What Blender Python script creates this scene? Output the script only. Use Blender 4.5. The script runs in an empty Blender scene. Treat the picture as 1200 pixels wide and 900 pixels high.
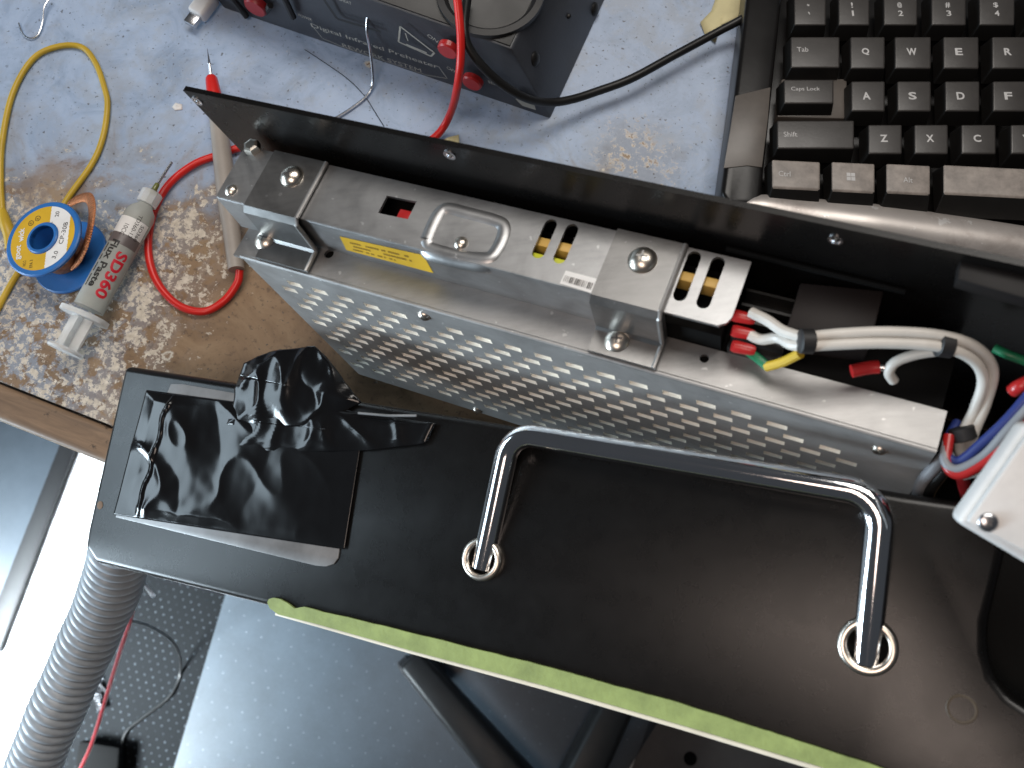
import bpy, bmesh, math, random
from mathutils import Vector as V, Matrix, noise
random.seed(7)
sc = bpy.context.scene
COL = sc.collection
K = 0.001                       # everything below is written in millimetres

# ------------------------------------------------------------------ camera
TILT, FPX, DIST = math.radians(15), 1050.0, 351.0
FW = V((0, math.sin(TILT), -math.cos(TILT))); UPV = V((0, math.cos(TILT), math.sin(TILT))); RT = V((1, 0, 0))
CAM = FW * -DIST
cd = bpy.data.cameras.new('camera'); cam = bpy.data.objects.new('camera', cd); COL.objects.link(cam)
cd.sensor_fit = 'HORIZONTAL'; cd.sensor_width = 36; cd.lens = 36 * FPX / 1200
cd.clip_start = 0.01; cd.clip_end = 50
cam.location = CAM * K; cam.rotation_euler = (TILT, 0, 0)
cd.dof.use_dof = True; cd.dof.focus_distance = 0.32; cd.dof.aperture_fstop = 22
sc.camera = cam

# ------------------------------------------------------------------ light
w = bpy.data.worlds.new('World'); sc.world = w; w.use_nodes = True
w.node_tree.nodes['Background'].inputs[0].default_value = (0.80, 0.88, 1.0, 1)
w.node_tree.nodes['Background'].inputs[1].default_value = 0.06
sc.view_settings.view_transform = 'Standard'; sc.view_settings.look = 'None'
sc.view_settings.exposure = -0.14; sc.view_settings.gamma = 1
def area(name, loc, target, size, size_y, power, colour, spread=180):
    l = bpy.data.lights.new(name, 'AREA'); l.shape = 'RECTANGLE'; l.size = size; l.size_y = size_y
    l.energy = power; l.color = colour; l.spread = math.radians(spread)
    o = bpy.data.objects.new(name, l); COL.objects.link(o); o.location = loc
    o.rotation_euler = (V(target) - V(loc)).to_track_quat('-Z', 'Y').to_euler()
    return o
area('ceiling_lamp', (0.1, 0.75, 1.7), (0, 0, 0), 1.3, 0.6, 24, (1.0, 0.95, 0.89))
area('desk_lamp', (-0.24, -0.33, 0.86), (0.05, -0.03, 0.05), 0.40, 0.28, 2.6, (1.0, 0.81, 0.70))
area('window_light', (-1.5, 0.05, 0.34), (-0.1, -0.05, 0.0), 0.9, 0.5, 10, (0.70, 0.87, 1.0))
area('side_window_light', (-1.4, -0.5, -0.2), (-0.4, -0.3, -0.15), 0.5, 0.5, 15, (0.72, 0.88, 1.0), 120)
area('floor_fill_light', (-1.01, -0.42, -0.32), (-0.60, -0.16, -0.95), 0.3, 0.25, 9.5, (0.84, 0.94, 1.0), 52)  # added fill that brightens the floor at left, not a real window

# ------------------------------------------------------------------ geometry helpers
def ray(px, py): return FW + RT * ((px - 600) / FPX) + UPV * ((450 - py) / FPX)
def U(px, py, z=0.0):
    r = ray(px, py); return CAM + r * ((z - CAM.z) / r.z)
def UD(px, py, depth): return CAM + ray(px, py) * depth
def UP(px, py, p, n):
    r = ray(px, py); return CAM + r * ((p - CAM).dot(n) / r.dot(n))

class Frame:
    def __init__(s, o, x, y, z): s.o, s.x, s.y, s.z = V(o), V(x).normalized(), V(y).normalized(), V(z).normalized()
    def __call__(s, a, b, c=0.0): return s.o + s.x * a + s.y * b + s.z * c
    def loc(s, p): d = p - s.o; return (d.dot(s.x), d.dot(s.y), d.dot(s.z))
    def at(s, o): return Frame(o, s.x, s.y, s.z)

def euler_frame(o, yaw, roll, pit):
    y, r, p = map(math.radians, (yaw, roll, pit))
    m = Matrix.Rotation(y, 3, 'Z') @ Matrix.Rotation(-r, 3, 'Y') @ Matrix.Rotation(p, 3, 'X')
    return Frame(o, m.col[0], m.col[1], m.col[2])

class MB:
    """collects shapes (in mm, world space) for ONE mesh object"""
    def __init__(s): s.v, s.f, s.m = [], [], []
    def add(s, verts, faces, mi=0):
        b = len(s.v); s.v += [V(q) for q in verts]
        s.f += [[b + i for i in f] for f in faces]; s.m += [mi] * len(faces); return s
    def bm(s, bm, mi=0):
        bm.verts.index_update()
        r = s.add([q.co.copy() for q in bm.verts], [[q.index for q in f.verts] for f in bm.faces], mi); bm.free(); return r
    def hexa(s, lo, hi, mi=0, bevel=0, seg=2):
        bm = bmesh.new(); n = len(lo)
        a = [bm.verts.new(q) for q in lo]; b = [bm.verts.new(q) for q in hi]
        bm.faces.new(a[::-1]); bm.faces.new(b)
        for i in range(n): bm.faces.new((a[i], a[(i + 1) % n], b[(i + 1) % n], b[i]))
        bmesh.ops.recalc_face_normals(bm, faces=bm.faces)
        if bevel: bmesh.ops.bevel(bm, geom=list(bm.edges), offset=bevel, segments=seg, affect='EDGES', profile=0.5, clamp_overlap=True)
        return s.bm(bm, mi)
    def box(s, F, x0, x1, y0, y1, z0, z1, mi=0, bevel=0, seg=2):
        c = [(x0, y0), (x1, y0), (x1, y1), (x0, y1)]
        return s.hexa([F(x, y, z0) for x, y in c], [F(x, y, z1) for x, y in c], mi, bevel, seg)
    def prism(s, pts, n, t, mi=0, bevel=0, seg=2):
        n = V(n).normalized() * t
        return s.hexa([p - n for p in pts], list(pts), mi, bevel, seg)
    def tube(s, path, r, seg=10, mi=0, caps=True, flat=None):
        path = [V(p) for p in path]; n = len(path); rings = []
        rr = r if callable(r) else (lambda t: r)
        up = None; b = len(s.v)
        for i, p in enumerate(path):
            t = (path[min(i + 1, n - 1)] - path[max(i - 1, 0)]).normalized()
            if up is None:
                up = (flat[1] if flat else (V((0, 0, 1)) if abs(t.z) < .9 else V((1, 0, 0))))
            up = (up - t * up.dot(t)).normalized(); sd = t.cross(up)
            R = rr(i / max(1, n - 1)); k = flat[0] if flat else 1
            s.v += [p + (sd * math.cos(a) + up * (math.sin(a) * k)) * R for a in [2 * math.pi * j / seg for j in range(seg)]]
        for i in range(n - 1):
            for j in range(seg):
                q = [b + i * seg + j, b + i * seg + (j + 1) % seg, b + (i + 1) * seg + (j + 1) % seg, b + (i + 1) * seg + j]
                s.f.append(q); s.m.append(mi)
        if caps:
            s.f.append([b + j for j in range(seg)][::-1]); s.m.append(mi)
            s.f.append([b + (n - 1) * seg + j for j in range(seg)]); s.m.append(mi)
        return s
    def lathe(s, F, prof, seg=28, mi=0, cap0=True, cap1=True):
        b = len(s.v)
        for r, z in prof:
            s.v += [F(r * math.cos(a), r * math.sin(a), z) for a in [2 * math.pi * j / seg for j in range(seg)]]
        for i in range(len(prof) - 1):
            for j in range(seg):
                s.f.append([b + i * seg + j, b + i * seg + (j + 1) % seg, b + (i + 1) * seg + (j + 1) % seg, b + (i + 1) * seg + j]); s.m.append(mi)
        if cap0: s.f.append([b + j for j in range(seg)][::-1]); s.m.append(mi)
        if cap1: s.f.append([b + (len(prof) - 1) * seg + j for j in range(seg)]); s.m.append(mi)
        return s
    def sheet(s, F, outer, holes, t, mi=0, mi_hole=None):
        """flat sheet with real through holes; outer, holes = 2D loops in F's xy, thickness t below z = 0"""
        loops = [outer] + holes; flat = [p for l in loops for p in l]
        bm = bmesh.new(); ed = []
        for l in loops:
            vv = [bm.verts.new((p[0], p[1], 0)) for p in l]
            ed += [bm.edges.new((vv[q], vv[(q + 1) % len(vv)])) for q in range(len(vv))]
        bm.verts.index_update()
        bmesh.ops.triangle_fill(bm, use_beauty=True, use_dissolve=False, edges=ed, normal=(0, 0, 1))
        tris = [[q.index for q in f.verts] for f in bm.faces]; bm.free()
        b = len(s.v); N = len(flat)
        s.v += [F(p[0], p[1], 0) for p in flat] + [F(p[0], p[1], -t) for p in flat]
        for a, c, d in tris:
            A, B, Cc = flat[a], flat[c], flat[d]
            if (B[0] - A[0]) * (Cc[1] - A[1]) - (B[1] - A[1]) * (Cc[0] - A[0]) < 0: c, d = d, c
            s.f += [[b + a, b + c, b + d], [b + N + a, b + N + d, b + N + c]]; s.m += [mi, mi]
        k = 0
        for li, l in enumerate(loops):
            n = len(l)
            for i in range(n):
                s.f.append([b + k + i, b + k + (i + 1) % n, b + N + k + (i + 1) % n, b + N + k + i])
                s.m.append(mi if li == 0 or mi_hole is None else mi_hole)
            k += n
        return s
    def grid(s, fn, nu, nv, mi=0):
        b = len(s.v)
        s.v += [fn(i / nu, j / nv) for j in range(nv + 1) for i in range(nu + 1)]
        for j in range(nv):
            for i in range(nu):
                q = b + j * (nu + 1) + i; s.f.append([q, q + 1, q + nu + 2, q + nu + 1]); s.m.append(mi)
        return s
    def build(s, name, mats, parent=None, smooth=35, fix=True):
        if not isinstance(mats, (list, tuple)): mats = [mats]
        me = bpy.data.meshes.new(name)
        base = V((0, 0, 0)); inv = None
        if parent is not None:
            top = parent
            while top.parent: top = top.parent
            inv = top.matrix_basis.inverted()
        vs = [(q * K) for q in s.v]
        if inv is not None: vs = [inv @ q for q in vs]
        else:
            base = sum(vs, V()) / len(vs); base.z = min(q.z for q in vs); vs = [q - base for q in vs]
        me.from_pydata([tuple(q) for q in vs], [], s.f)
        for m in mats: me.materials.append(m)
        me.polygons.foreach_set('material_index', s.m)
        if fix:
            bm = bmesh.new(); bm.from_mesh(me); bmesh.ops.recalc_face_normals(bm, faces=bm.faces); bm.to_mesh(me); bm.free()
        if smooth:
            me.polygons.foreach_set('use_smooth', [True] * len(me.polygons)); me.set_sharp_from_angle(angle=math.radians(smooth))
        me.update()
        o = bpy.data.objects.new(name, me); COL.objects.link(o)
        if parent is not None: o.parent = parent
        else: o.location = base
        return o

def thing(name, label, cat, loc, group=None, rotz=0):
    o = bpy.data.objects.new(name, None); COL.objects.link(o); o.empty_display_size = .01
    o.location = V(loc) * K; o.rotation_euler = (0, 0, rotz)
    o['label'] = label; o['category'] = cat
    if group: o['group'] = group
    o.matrix_basis  # loc / rot are read from here
    return o
def tag(o, label, cat, group=None, kind=None):
    if label: o['label'] = label
    if cat: o['category'] = cat
    if group: o['group'] = group
    if kind: o['kind'] = kind
    return o

def spline(pts, n=12):
    """Catmull-Rom through pts"""
    P = [V(p) for p in pts]; P = [P[0] * 2 - P[1]] + P + [P[-1] * 2 - P[-2]]; out = []
    for i in range(1, len(P) - 2):
        a, b, c, d = P[i - 1:i + 3]
        for k in range(n):
            t = k / n
            out.append(0.5 * ((2 * b) + (c - a) * t + (2 * a - 5 * b + 4 * c - d) * t * t + (3 * b - a - 3 * c + d) * t ** 3))
    out.append(P[-2]); return out
def rrect(x0, x1, y0, y1, r, k=5):
    out = []
    for cx, cy, a0 in ((x1 - r, y1 - r, 0), (x0 + r, y1 - r, 90), (x0 + r, y0 + r, 180), (x1 - r, y0 + r, 270)):
        out += [(cx + r * math.cos(math.radians(a0 + 90 * i / k)), cy + r * math.sin(math.radians(a0 + 90 * i / k))) for i in range(k + 1)]
    return out

_tc = {}
def glyphs(txt, bold=0.0):
    key = (txt, bold)
    if key not in _tc:
        c = bpy.data.curves.new('tmp', 'FONT'); c.body = txt; c.size = 1; c.offset = bold; c.resolution_u = 3
        o = bpy.data.objects.new('tmp', c); COL.objects.link(o)
        dg = bpy.context.evaluated_depsgraph_get(); dg.update()
        me = bpy.data.meshes.new_from_object(o.evaluated_get(dg))
        bm = bmesh.new(); bm.from_mesh(me)
        bmesh.ops.triangulate(bm, faces=bm.faces)
        vs = [q.co.xy.copy() for q in bm.verts]; fs = [[q.index for q in f.verts] for f in bm.faces]
        bm.free(); bpy.data.objects.remove(o); bpy.data.curves.remove(c); bpy.data.meshes.remove(me)
        x0 = min(q.x for q in vs); x1 = max(q.x for q in vs); y0 = min(q.y for q in vs); y1 = max(q.y for q in vs)
        _tc[key] = ([((q.x - x0) / (x1 - x0), (q.y - y0) / (y1 - y0)) for q in vs], fs, (x1 - x0) / (y1 - y0))
    return _tc[key]
def text(mb, txt, fn, w, h, mi=0, bold=0.0, sub=0):
    """lays txt out in a w x h box, fn(x, y) -> 3D"""
    vs, fs, _ = glyphs(txt, bold)
    if sub:
        bm = bmesh.new(); bv = [bm.verts.new((a * w, b * h, 0)) for a, b in vs]
        for f in fs: bm.faces.new([bv[i] for i in f])
        for _i in range(4):
            e = [e for e in bm.edges if e.calc_length() > sub]
            if not e: break
            bmesh.ops.subdivide_edges(bm, edges=e, cuts=1); bmesh.ops.triangulate(bm, faces=bm.faces)
        bm.verts.index_update()
        mb.add([fn(q.co.x, q.co.y) for q in bm.verts], [[q.index for q in f.verts] for f in bm.faces], mi); bm.free()
    else:
        mb.add([fn(a * w, b * h) for a, b in vs], fs, mi)
    return mb

# ------------------------------------------------------------------ materials
def lin(c):
    c /= 255; return c / 12.92 if c <= .04045 else ((c + .055) / 1.055) ** 2.4
def rgb(r, g, b): return (lin(r), lin(g), lin(b), 1)
class NT:
    def __init__(s, name):
        s.m = bpy.data.materials.new(name); s.m.use_nodes = True; s.t = s.m.node_tree; s.p = s.t.nodes['Principled BSDF']
    def n(s, ty, **kw):
        o = s.t.nodes.new(ty)
        for k, v in kw.items():
            if k.startswith('i_'): o.inputs[int(k[2:]) if k[2:].isdigit() else k[2:].replace('_', ' ')].default_value = v
            else: setattr(o, k, v)
        return o
    def l(s, a, b): s.t.links.new(a, b)
    def coord(s): return s.n('ShaderNodeTexCoord').outputs['Object']
    def noise(s, scale, detail=4, rough=.6, co=None, dist=0):
        o = s.n('ShaderNodeTexNoise'); o.inputs['Scale'].default_value = scale; o.inputs['Detail'].default_value = detail
        o.inputs['Roughness'].default_value = rough; o.inputs['Distortion'].default_value = dist
        s.l(co or s.coord(), o.inputs['Vector']); return o.outputs['Fac']
    def ramp(s, fac, stops):
        o = s.n('ShaderNodeValToRGB'); e = o.color_ramp.elements
        while len(e) < len(stops): e.new(.5)
        for i, (p, c) in enumerate(stops): e[i].position = p; e[i].color = c if len(c) == 4 else (*c, 1)
        s.l(fac, o.inputs[0]); return o.outputs[0]
    def mix(s, fac, a, b):
        o = s.n('ShaderNodeMix', data_type='RGBA')
        for v, i in ((fac, 0), (a, 6), (b, 7)):
            if hasattr(v, 'links') or hasattr(v, 'is_linked'): s.l(v, o.inputs[i])
            else: o.inputs[i].default_value = v
        return o.outputs[2]
    def math(s, op, a, b=0.0, c=0.0, clamp=False):
        o = s.n('ShaderNodeMath', operation=op, use_clamp=clamp)
        for i, v in enumerate((a, b, c)):
            if hasattr(v, 'is_linked'): s.l(v, o.inputs[i])
            else: o.inputs[i].default_value = v
        return o.outputs[0]
    def step(s, x, lo, hi):
        o = s.n('ShaderNodeMapRange', interpolation_type='SMOOTHSTEP'); s.l(x, o.inputs[0]); o.inputs[1].default_value = lo; o.inputs[2].default_value = hi
        return o.outputs[0]
    def bump(s, h, strength=.2, dist=.0005):
        o = s.n('ShaderNodeBump'); o.inputs['Strength'].default_value = strength; o.inputs['Distance'].default_value = dist
        s.l(h, o.inputs['Height']); s.l(o.outputs[0], s.p.inputs['Normal'])
    def set(s, **kw):
        for k, v in kw.items():
            i = s.p.inputs[k.replace('_', ' ')]
            if hasattr(v, 'is_linked'): s.l(v, i)
            else: i.default_value = v
        return s
def plain(name, col, rough=.5, metal=0, vary=.12, scale=60, bump=.08, rv=.1, **kw):
    """a surface with small tone, gloss and relief variation"""
    t = NT(name); f = t.noise(scale, 5, .65)
    lo = tuple(c * (1 - vary) for c in col[:3]) + (1,); hi = tuple(min(1, c * (1 + vary)) for c in col[:3]) + (1,)
    t.set(Base_Color=t.ramp(f, [(.3, lo), (.7, hi)]), Metallic=metal, **kw)
    g = t.noise(scale * .4, 3)
    t.set(Roughness=t.math('MULTIPLY_ADD', g, rv * 2, rough - rv, clamp=True))
    if bump: t.bump(t.noise(scale * 8, 3), bump, .0003)
    return t.m

M = {}
M['black_paint'] = plain('black_powder_coat', (.0040, .0037, .0036, 1), .28, bump=.06, scale=300, rv=.05, Specular_IOR_Level=.33)
M['black_plastic'] = plain('black_plastic', (.010, .010, .010, 1), .4, bump=.05, scale=120, Specular_IOR_Level=.35)
M['black_dark'] = plain('dark_interior', (.004, .004, .004, 1), .8, Specular_IOR_Level=.1)
M['black_rubber'] = plain('black_rubber', (.013, .013, .014, 1), .55)
M['box_face'] = plain('charcoal_painted_steel', (.042, .046, .056, 1), .38, scale=90, bump=.1)
def alu(name, c, rough=.38, metal=.85):
    t = NT(name); co = t.coord()
    mp = t.n('ShaderNodeMapping'); mp.inputs['Scale'].default_value = (60, 700, 700); t.l(co, mp.inputs[0])
    fine = t.noise(1, 4, .6, mp.outputs[0]); big = t.noise(45, 6, .7, co, 1.0); sp = t.noise(420, 2, .5, co)
    f = t.math('ADD', t.math('MULTIPLY', fine, .35), t.math('MULTIPLY', big, .65))
    col = t.ramp(f, [(.3, tuple(x * .78 for x in c) + (1,)), (.5, c + (1,)), (.7, tuple(min(1, x * 1.15) for x in c) + (1,))])
    col = t.mix(t.step(sp, .70, .75), col, tuple(min(1, x * 1.5) for x in c) + (1,))
    t.set(Base_Color=col, Metallic=metal, Roughness=t.math('MULTIPLY_ADD', big, .3, rough - .15)); t.bump(f, .12, .0003); return t.m
M['alu'] = alu('galvanised_sheet', (.35, .352, .355))
M['alu_plate'] = alu('aluminium_sheet', (.33, .325, .32), .48, .75)
M['alu_face'] = alu('aluminium_face_sheet', (.36, .355, .35), .45, .5)
M['alu_strap'] = alu('darkened_strap_steel', (.22, .218, .215), .34)  # darker sheet; the straps' dark reflection is put into the colour
M['slot_bright'] = plain('lit_slot_metal', (.90, .87, .80, 1), .5, 0)  # whitened aluminium; light on the slot lips put into the colour
M['chrome'] = plain('polished_chrome', (.86, .86, .88, 1), .09, 1, vary=.03, bump=0, rv=.03)
M['screw'] = plain('nickel_screw', (.72, .66, .58, 1), .3, 1, bump=.03)
M['steel'] = plain('steel_wire', (.60, .60, .62, 1), .25, 1)
M['white_plastic'] = plain('white_plastic', (.72, .72, .72, 1), .35)
M['white_wire'] = plain('white_cable', (.56, .54, .50, 1), .4)
M['grey_wire'] = plain('grey_cable', (.22, .23, .25, 1), .45)
M['red'] = plain('red_silicone', (.62, .018, .014, 1), .35, vary=.06, bump=.02)
M['red_lug'] = plain('red_crimp', (.40, .018, .018, 1), .3, vary=.1)
M['dark_red'] = plain('dark_red_wire', (.28, .012, .016, 1), .4)
M['blue_wire'] = plain('blue_wire', (.02, .035, .16, 1), .4)
M['green_wire'] = plain('green_wire', (.01, .16, .07, 1), .4)
M['yellow'] = plain('yellow_wire', (.52, .35, .025, 1), .42, bump=.02)
M['yellow_label'] = plain('yellow_label', (.62, .38, .02, 1), .4)
M['white_label'] = plain('white_label', (.75, .75, .74, 1), .5)
M['black_ink'] = plain('black_ink', (.015, .015, .015, 1), .5, bump=0)
M['red_ink'] = plain('red_ink', (.55, .01, .03, 1), .5, bump=0)
M['white_ink'] = plain('grey_white_ink', (.42, .42, .40, 1), .5, bump=0)
M['legend'] = plain('key_legend_ink', (.50, .50, .50, 1), .5, bump=0)
M['beige_ink'] = plain('faded_cream_ink', (.33, .32, .28, 1), .5, bump=0)
M['taupe'] = plain('grey_grip', (.30, .27, .24, 1), .5)
M['cream_paper'] = plain('cream_paper', (.62, .57, .33, 1), .7)
M['green_tape'] = plain('green_masking_tape', (.25, .32, .105, 1), .7, vary=.22, scale=120, bump=.3)
M['cream_edge'] = plain('cream_tape_edge', (.70, .66, .55, 1), .6)
M['spool_blue'] = plain('blue_plastic', (.022, .145, .44, 1), .4)
M['copper'] = plain('copper_braid', (.50, .20, .09, 1), .35, .8, vary=.3, scale=900, bump=.6)
M['transformer'] = plain('transformer_tape', (.62, .40, .10, 1), .5)
M['lime'] = plain('lime_varnish', (.55, .58, .04, 1), .4)
M['flux'] = plain('clear_flux_barrel', (.60, .63, .60, 1), .2, vary=.1, Transmission_Weight=.5, IOR=1.15)
M['frost'] = plain('frosted_plastic', (.88, .90, .90, 1), .25, Transmission_Weight=.55, IOR=1.08)
M['olive'] = plain('olive_needle_hub', (.13, .14, .03, 1), .25)
M['acrylic'] = plain('grey_acrylic', (.17, .175, .18, 1), .35, vary=.25, scale=70)
M['silver_paint'] = plain('silver_painted_panel', (.60, .58, .56, 1), .42)
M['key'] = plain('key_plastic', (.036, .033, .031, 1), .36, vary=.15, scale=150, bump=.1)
M['key_side_shade'] = plain('shaded_key_side', (.010, .0095, .009, 1), .45, vary=.15, scale=150, bump=.05, Specular_IOR_Level=.3)  # key plastic darkened for the sides; shade between keys put into the colour
M['key_worn'] = plain('worn_key_plastic', (.24, .212, .19, 1), .42, vary=.4, scale=130)
M['kb_body'] = plain('keyboard_black', (.008, .0075, .0075, 1), .3, vary=.3, scale=60, Specular_IOR_Level=.3)
M['kb_patch'] = plain('worn_bezel_patch', (.10, .088, .078, 1), .4, vary=.2)
M['hose'] = plain('grey_hose_plastic', (.34, .37, .40, 1), .32, vary=.15)
M['cabinet'] = plain('grey_blue_cabinet', (.07, .088, .108, 1), .5, vary=.08)
M['floor'] = plain('white_floor', (.82, .84, .86, 1), .5, vary=.02, scale=6)
M['grey_mat'] = plain('grey_rubber', (.10, .088, .08, 1), .6, vary=.25, scale=12)

def worn_silver():
    t = NT('worn_silver_lip'); co = t.coord()
    f = t.noise(28, 6, .62, co, .3); g = t.noise(160, 4, .6, co)
    c = t.mix(t.step(f, .5, .72), (.55, .51, .48, 1), (.26, .22, .20, 1))
    c = t.mix(t.step(g, .62, .68), c, (.72, .70, .68, 1))
    t.set(Base_Color=c, Metallic=.55, Roughness=t.math('MULTIPLY_ADD', f, .3, .2)); t.bump(g, .04); return t.m
M['lip'] = worn_silver()

def dotted(name, base, dot, pitch, r, ratio=1.0, rough=.4, vary=.2, rise=.3, stag=0.5, spec=.5):
    """a sheet with rows of small moulded points (pitch in mm)"""
    t = NT(name); co = t.coord(); sp = t.n('ShaderNodeSeparateXYZ'); t.l(co, sp.inputs[0])
    row = t.math('MULTIPLY', sp.outputs[1], 1000 / (pitch * ratio)); ri = t.math('FLOOR', row)
    off = t.math('MULTIPLY', t.math('FRACT', t.math('MULTIPLY', ri, .5)), stag * 2)
    cx = t.math('ADD', t.math('MULTIPLY', sp.outputs[0], 1000 / pitch), off)
    fx = t.math('SUBTRACT', t.math('FRACT', cx), .5); fy = t.math('MULTIPLY', t.math('SUBTRACT', t.math('FRACT', row), .5), ratio)
    d = t.math('SQRT', t.math('ADD', t.math('MULTIPLY', fx, fx), t.math('MULTIPLY', fy, fy)))
    k = t.math('SUBTRACT', 1.0, t.step(d, r * .6, r))
    k = t.math('MULTIPLY', k, t.step(t.noise(38, 4, .7, co), .34, .58))
    n = t.noise(9, 6, .7, co); fine = t.noise(420, 3, .6, co)
    b = t.ramp(t.math('ADD', t.math('MULTIPLY', n, .7), t.math('MULTIPLY', fine, .3)), [(.3, tuple(c * (1 - vary) for c in base) + (1,)), (.7, tuple(c * (1 + vary) for c in base) + (1,))])
    t.set(Base_Color=t.mix(k, b, dot + (1,)), Roughness=rough, Specular_IOR_Level=spec)
    t.bump(t.math('ADD', k, t.math('MULTIPLY', fine, .25)), rise, .001); return t.m
M['dot_rubber'] = dotted('dimpled_black_rubber', (.006, .007, .008), (.06, .07, .08), 12, .12, .75, .7, spec=.08)
M['chair_mat'] = dotted('clear_blue_vinyl', (.046, .060, .074), (.20, .24, .28), 22, .042, .9, .36, .25, spec=.5)

_p = U(62, 218) - V((-200.7, 1.04, 0)); _c, _s = math.cos(math.radians(21.1)), math.sin(math.radians(21.1))
SMEAR = ((_p.x * _c - _p.y * _s) * K, (_p.x * _s + _p.y * _c) * K, 0)
_p = U(745, 185) - V((-200.7, 1.04, 0))
SMEAR2 = ((_p.x * _c - _p.y * _s) * K, (_p.x * _s + _p.y * _c) * K, 0)
def bench_paint():
    """blue paint worn through to brown board, with cream flakes of old varnish; x runs along the front edge, y inward (metres)"""
    t = NT('worn_blue_paint'); co = t.coord(); sp = t.n('ShaderNodeSeparateXYZ'); t.l(co, sp.inputs[0])
    x = t.math('MULTIPLY', sp.outputs[0], 1000.0); y = t.math('MULTIPLY', sp.outputs[1], 1000.0)
    n1 = t.noise(11, 5, .62, co, .6); n2 = t.noise(38, 6, .68, co, 1.2); n3 = t.noise(300, 9, .78, co, .35); n4 = t.noise(420, 3, .6, co); n5 = t.noise(90, 5, .66, co, .2)
    blue = t.ramp(n2, [(.25, rgb(124, 142, 166)), (.5, rgb(156, 174, 200)), (.75, rgb(172, 188, 211))])
    blue = t.mix(t.math('MULTIPLY', t.step(t.math('ADD', t.math('MULTIPLY', n1, .5), t.math('MULTIPLY', n5, .5)), .47, .60), .42), blue, rgb(150, 154, 158))
    blue = t.mix(t.math('MULTIPLY', t.step(n3, .60, .66), .55), blue, rgb(182, 186, 190))
    blue = t.mix(t.math('MULTIPLY', t.step(n4, .62, .7), .5), blue, rgb(92, 100, 112))
    brown = t.ramp(n2, [(.25, rgb(98, 78, 58)), (.5, rgb(130, 106, 80)), (.75, rgb(150, 128, 100))])
    brown = t.mix(t.math('MULTIPLY', t.step(n4, .56, .68), .6), brown, rgb(82, 66, 52))
    grey = t.ramp(n3, [(.3, rgb(112, 112, 114)), (.7, rgb(146, 150, 158))])
    # how far the paint is worn: strongest in a band by the front edge, more toward the right
    lim = t.math('ADD', 112.0, t.math('MULTIPLY', t.step(x, 0, 90), 52.0))
    wear = t.math('ADD', t.math('DIVIDE', t.math('SUBTRACT', lim, y), 70.0), t.math('MULTIPLY', t.math('SUBTRACT', n1, .5), 2.4))
    wear = t.math('ADD', wear, t.math('MULTIPLY', t.math('SUBTRACT', n2, .5), 1.6))
    w1 = t.step(wear, -.1, .55); wb = t.step(wear, .15, .75)
    col = t.mix(t.math('MULTIPLY', w1, .8), blue, grey)
    left = t.math('SUBTRACT', 1.0, t.math('MULTIPLY', t.math('SUBTRACT', 1.0, t.step(x, 8, 72)), t.step(n5, .43, .50)))
    col = t.mix(t.math('MULTIPLY', wb, left), col, brown)
    fl = t.math('ADD', t.math('MULTIPLY', n3, .66), t.math('MULTIPLY', n5, .34))
    band = t.math('MULTIPLY', w1, t.math('SUBTRACT', 1.0, t.math('MULTIPLY', t.math('MULTIPLY', t.step(wear, 1.0, 2.0), t.step(x, 95, 150)), .5)))
    thr = t.math('SUBTRACT', fl, t.math('MULTIPLY', t.math('SUBTRACT', 1.0, band), .3))
    bare = t.math('MULTIPLY', t.step(x, 44, 88), t.math('SUBTRACT', 1.0, t.step(y, 78, 135)))
    thr = t.math('SUBTRACT', thr, t.math('MULTIPLY', bare, .12))
    flake = t.step(thr, .512, .522)
    col = t.mix(flake, col, t.ramp(n4, [(.3, rgb(176, 166, 150)), (.7, rgb(214, 206, 192))]))
    sm = t.n('ShaderNodeVectorMath', operation='DISTANCE'); t.l(co, sm.inputs[0]); sm.inputs[1].default_value = SMEAR
    smd = t.math('ADD', t.math('MULTIPLY', sm.outputs['Value'], 1000.0), t.math('MULTIPLY', t.math('SUBTRACT', n2, .5), 45.0))
    col = t.mix(t.math('MULTIPLY', t.math('SUBTRACT', 1.0, t.step(smd, 7, 19)), .75), col, brown)
    s2 = t.n('ShaderNodeVectorMath', operation='DISTANCE'); t.l(co, s2.inputs[0]); s2.inputs[1].default_value = SMEAR2
    s2d = t.math('ADD', t.math('MULTIPLY', s2.outputs['Value'], 1000.0), t.math('MULTIPLY', t.math('SUBTRACT', n5, .5), 60.0))
    m2 = t.math('SUBTRACT', 1.0, t.step(s2d, 6, 26))
    col = t.mix(t.math('MULTIPLY', m2, .6), col, grey); col = t.mix(t.math('MULTIPLY', m2, t.step(fl, .52, .535)), col, rgb(206, 196, 182)); col = t.mix(t.math('MULTIPLY', m2, t.step(fl, .555, .565)), col, brown)
    # chips and stray marks in the good paint
    vo = t.n('ShaderNodeTexVoronoi'); vo.inputs['Scale'].default_value = 34; t.l(co, vo.inputs['Vector'])
    sz = t.math('MULTIPLY', vo.outputs['Color'], .16)
    dd = t.math('ADD', vo.outputs['Distance'], t.math('MULTIPLY', t.math('SUBTRACT', n3, .5), .22))
    rim = t.math('SUBTRACT', 1.0, t.step(t.math('SUBTRACT', dd, sz), 0.0, .03)); core = t.math('SUBTRACT', 1.0, t.step(t.math('SUBTRACT', dd, t.math('MULTIPLY', sz, .55)), 0.0, .02))
    sel = t.step(t.noise(22, 3, .6, co), .46, .52)
    col = t.mix(t.math('MULTIPLY', rim, sel), col, rgb(196, 190, 178)); col = t.mix(t.math('MULTIPLY', core, sel), col, rgb(132, 112, 92))
    col = t.mix(t.math('MULTIPLY', t.step(t.noise(520, 2, .5, co), .68, .71), .75), col, rgb(70, 66, 64))
    t.set(Base_Color=col, Roughness=t.math('MULTIPLY_ADD', n2, .3, .32))
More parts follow.
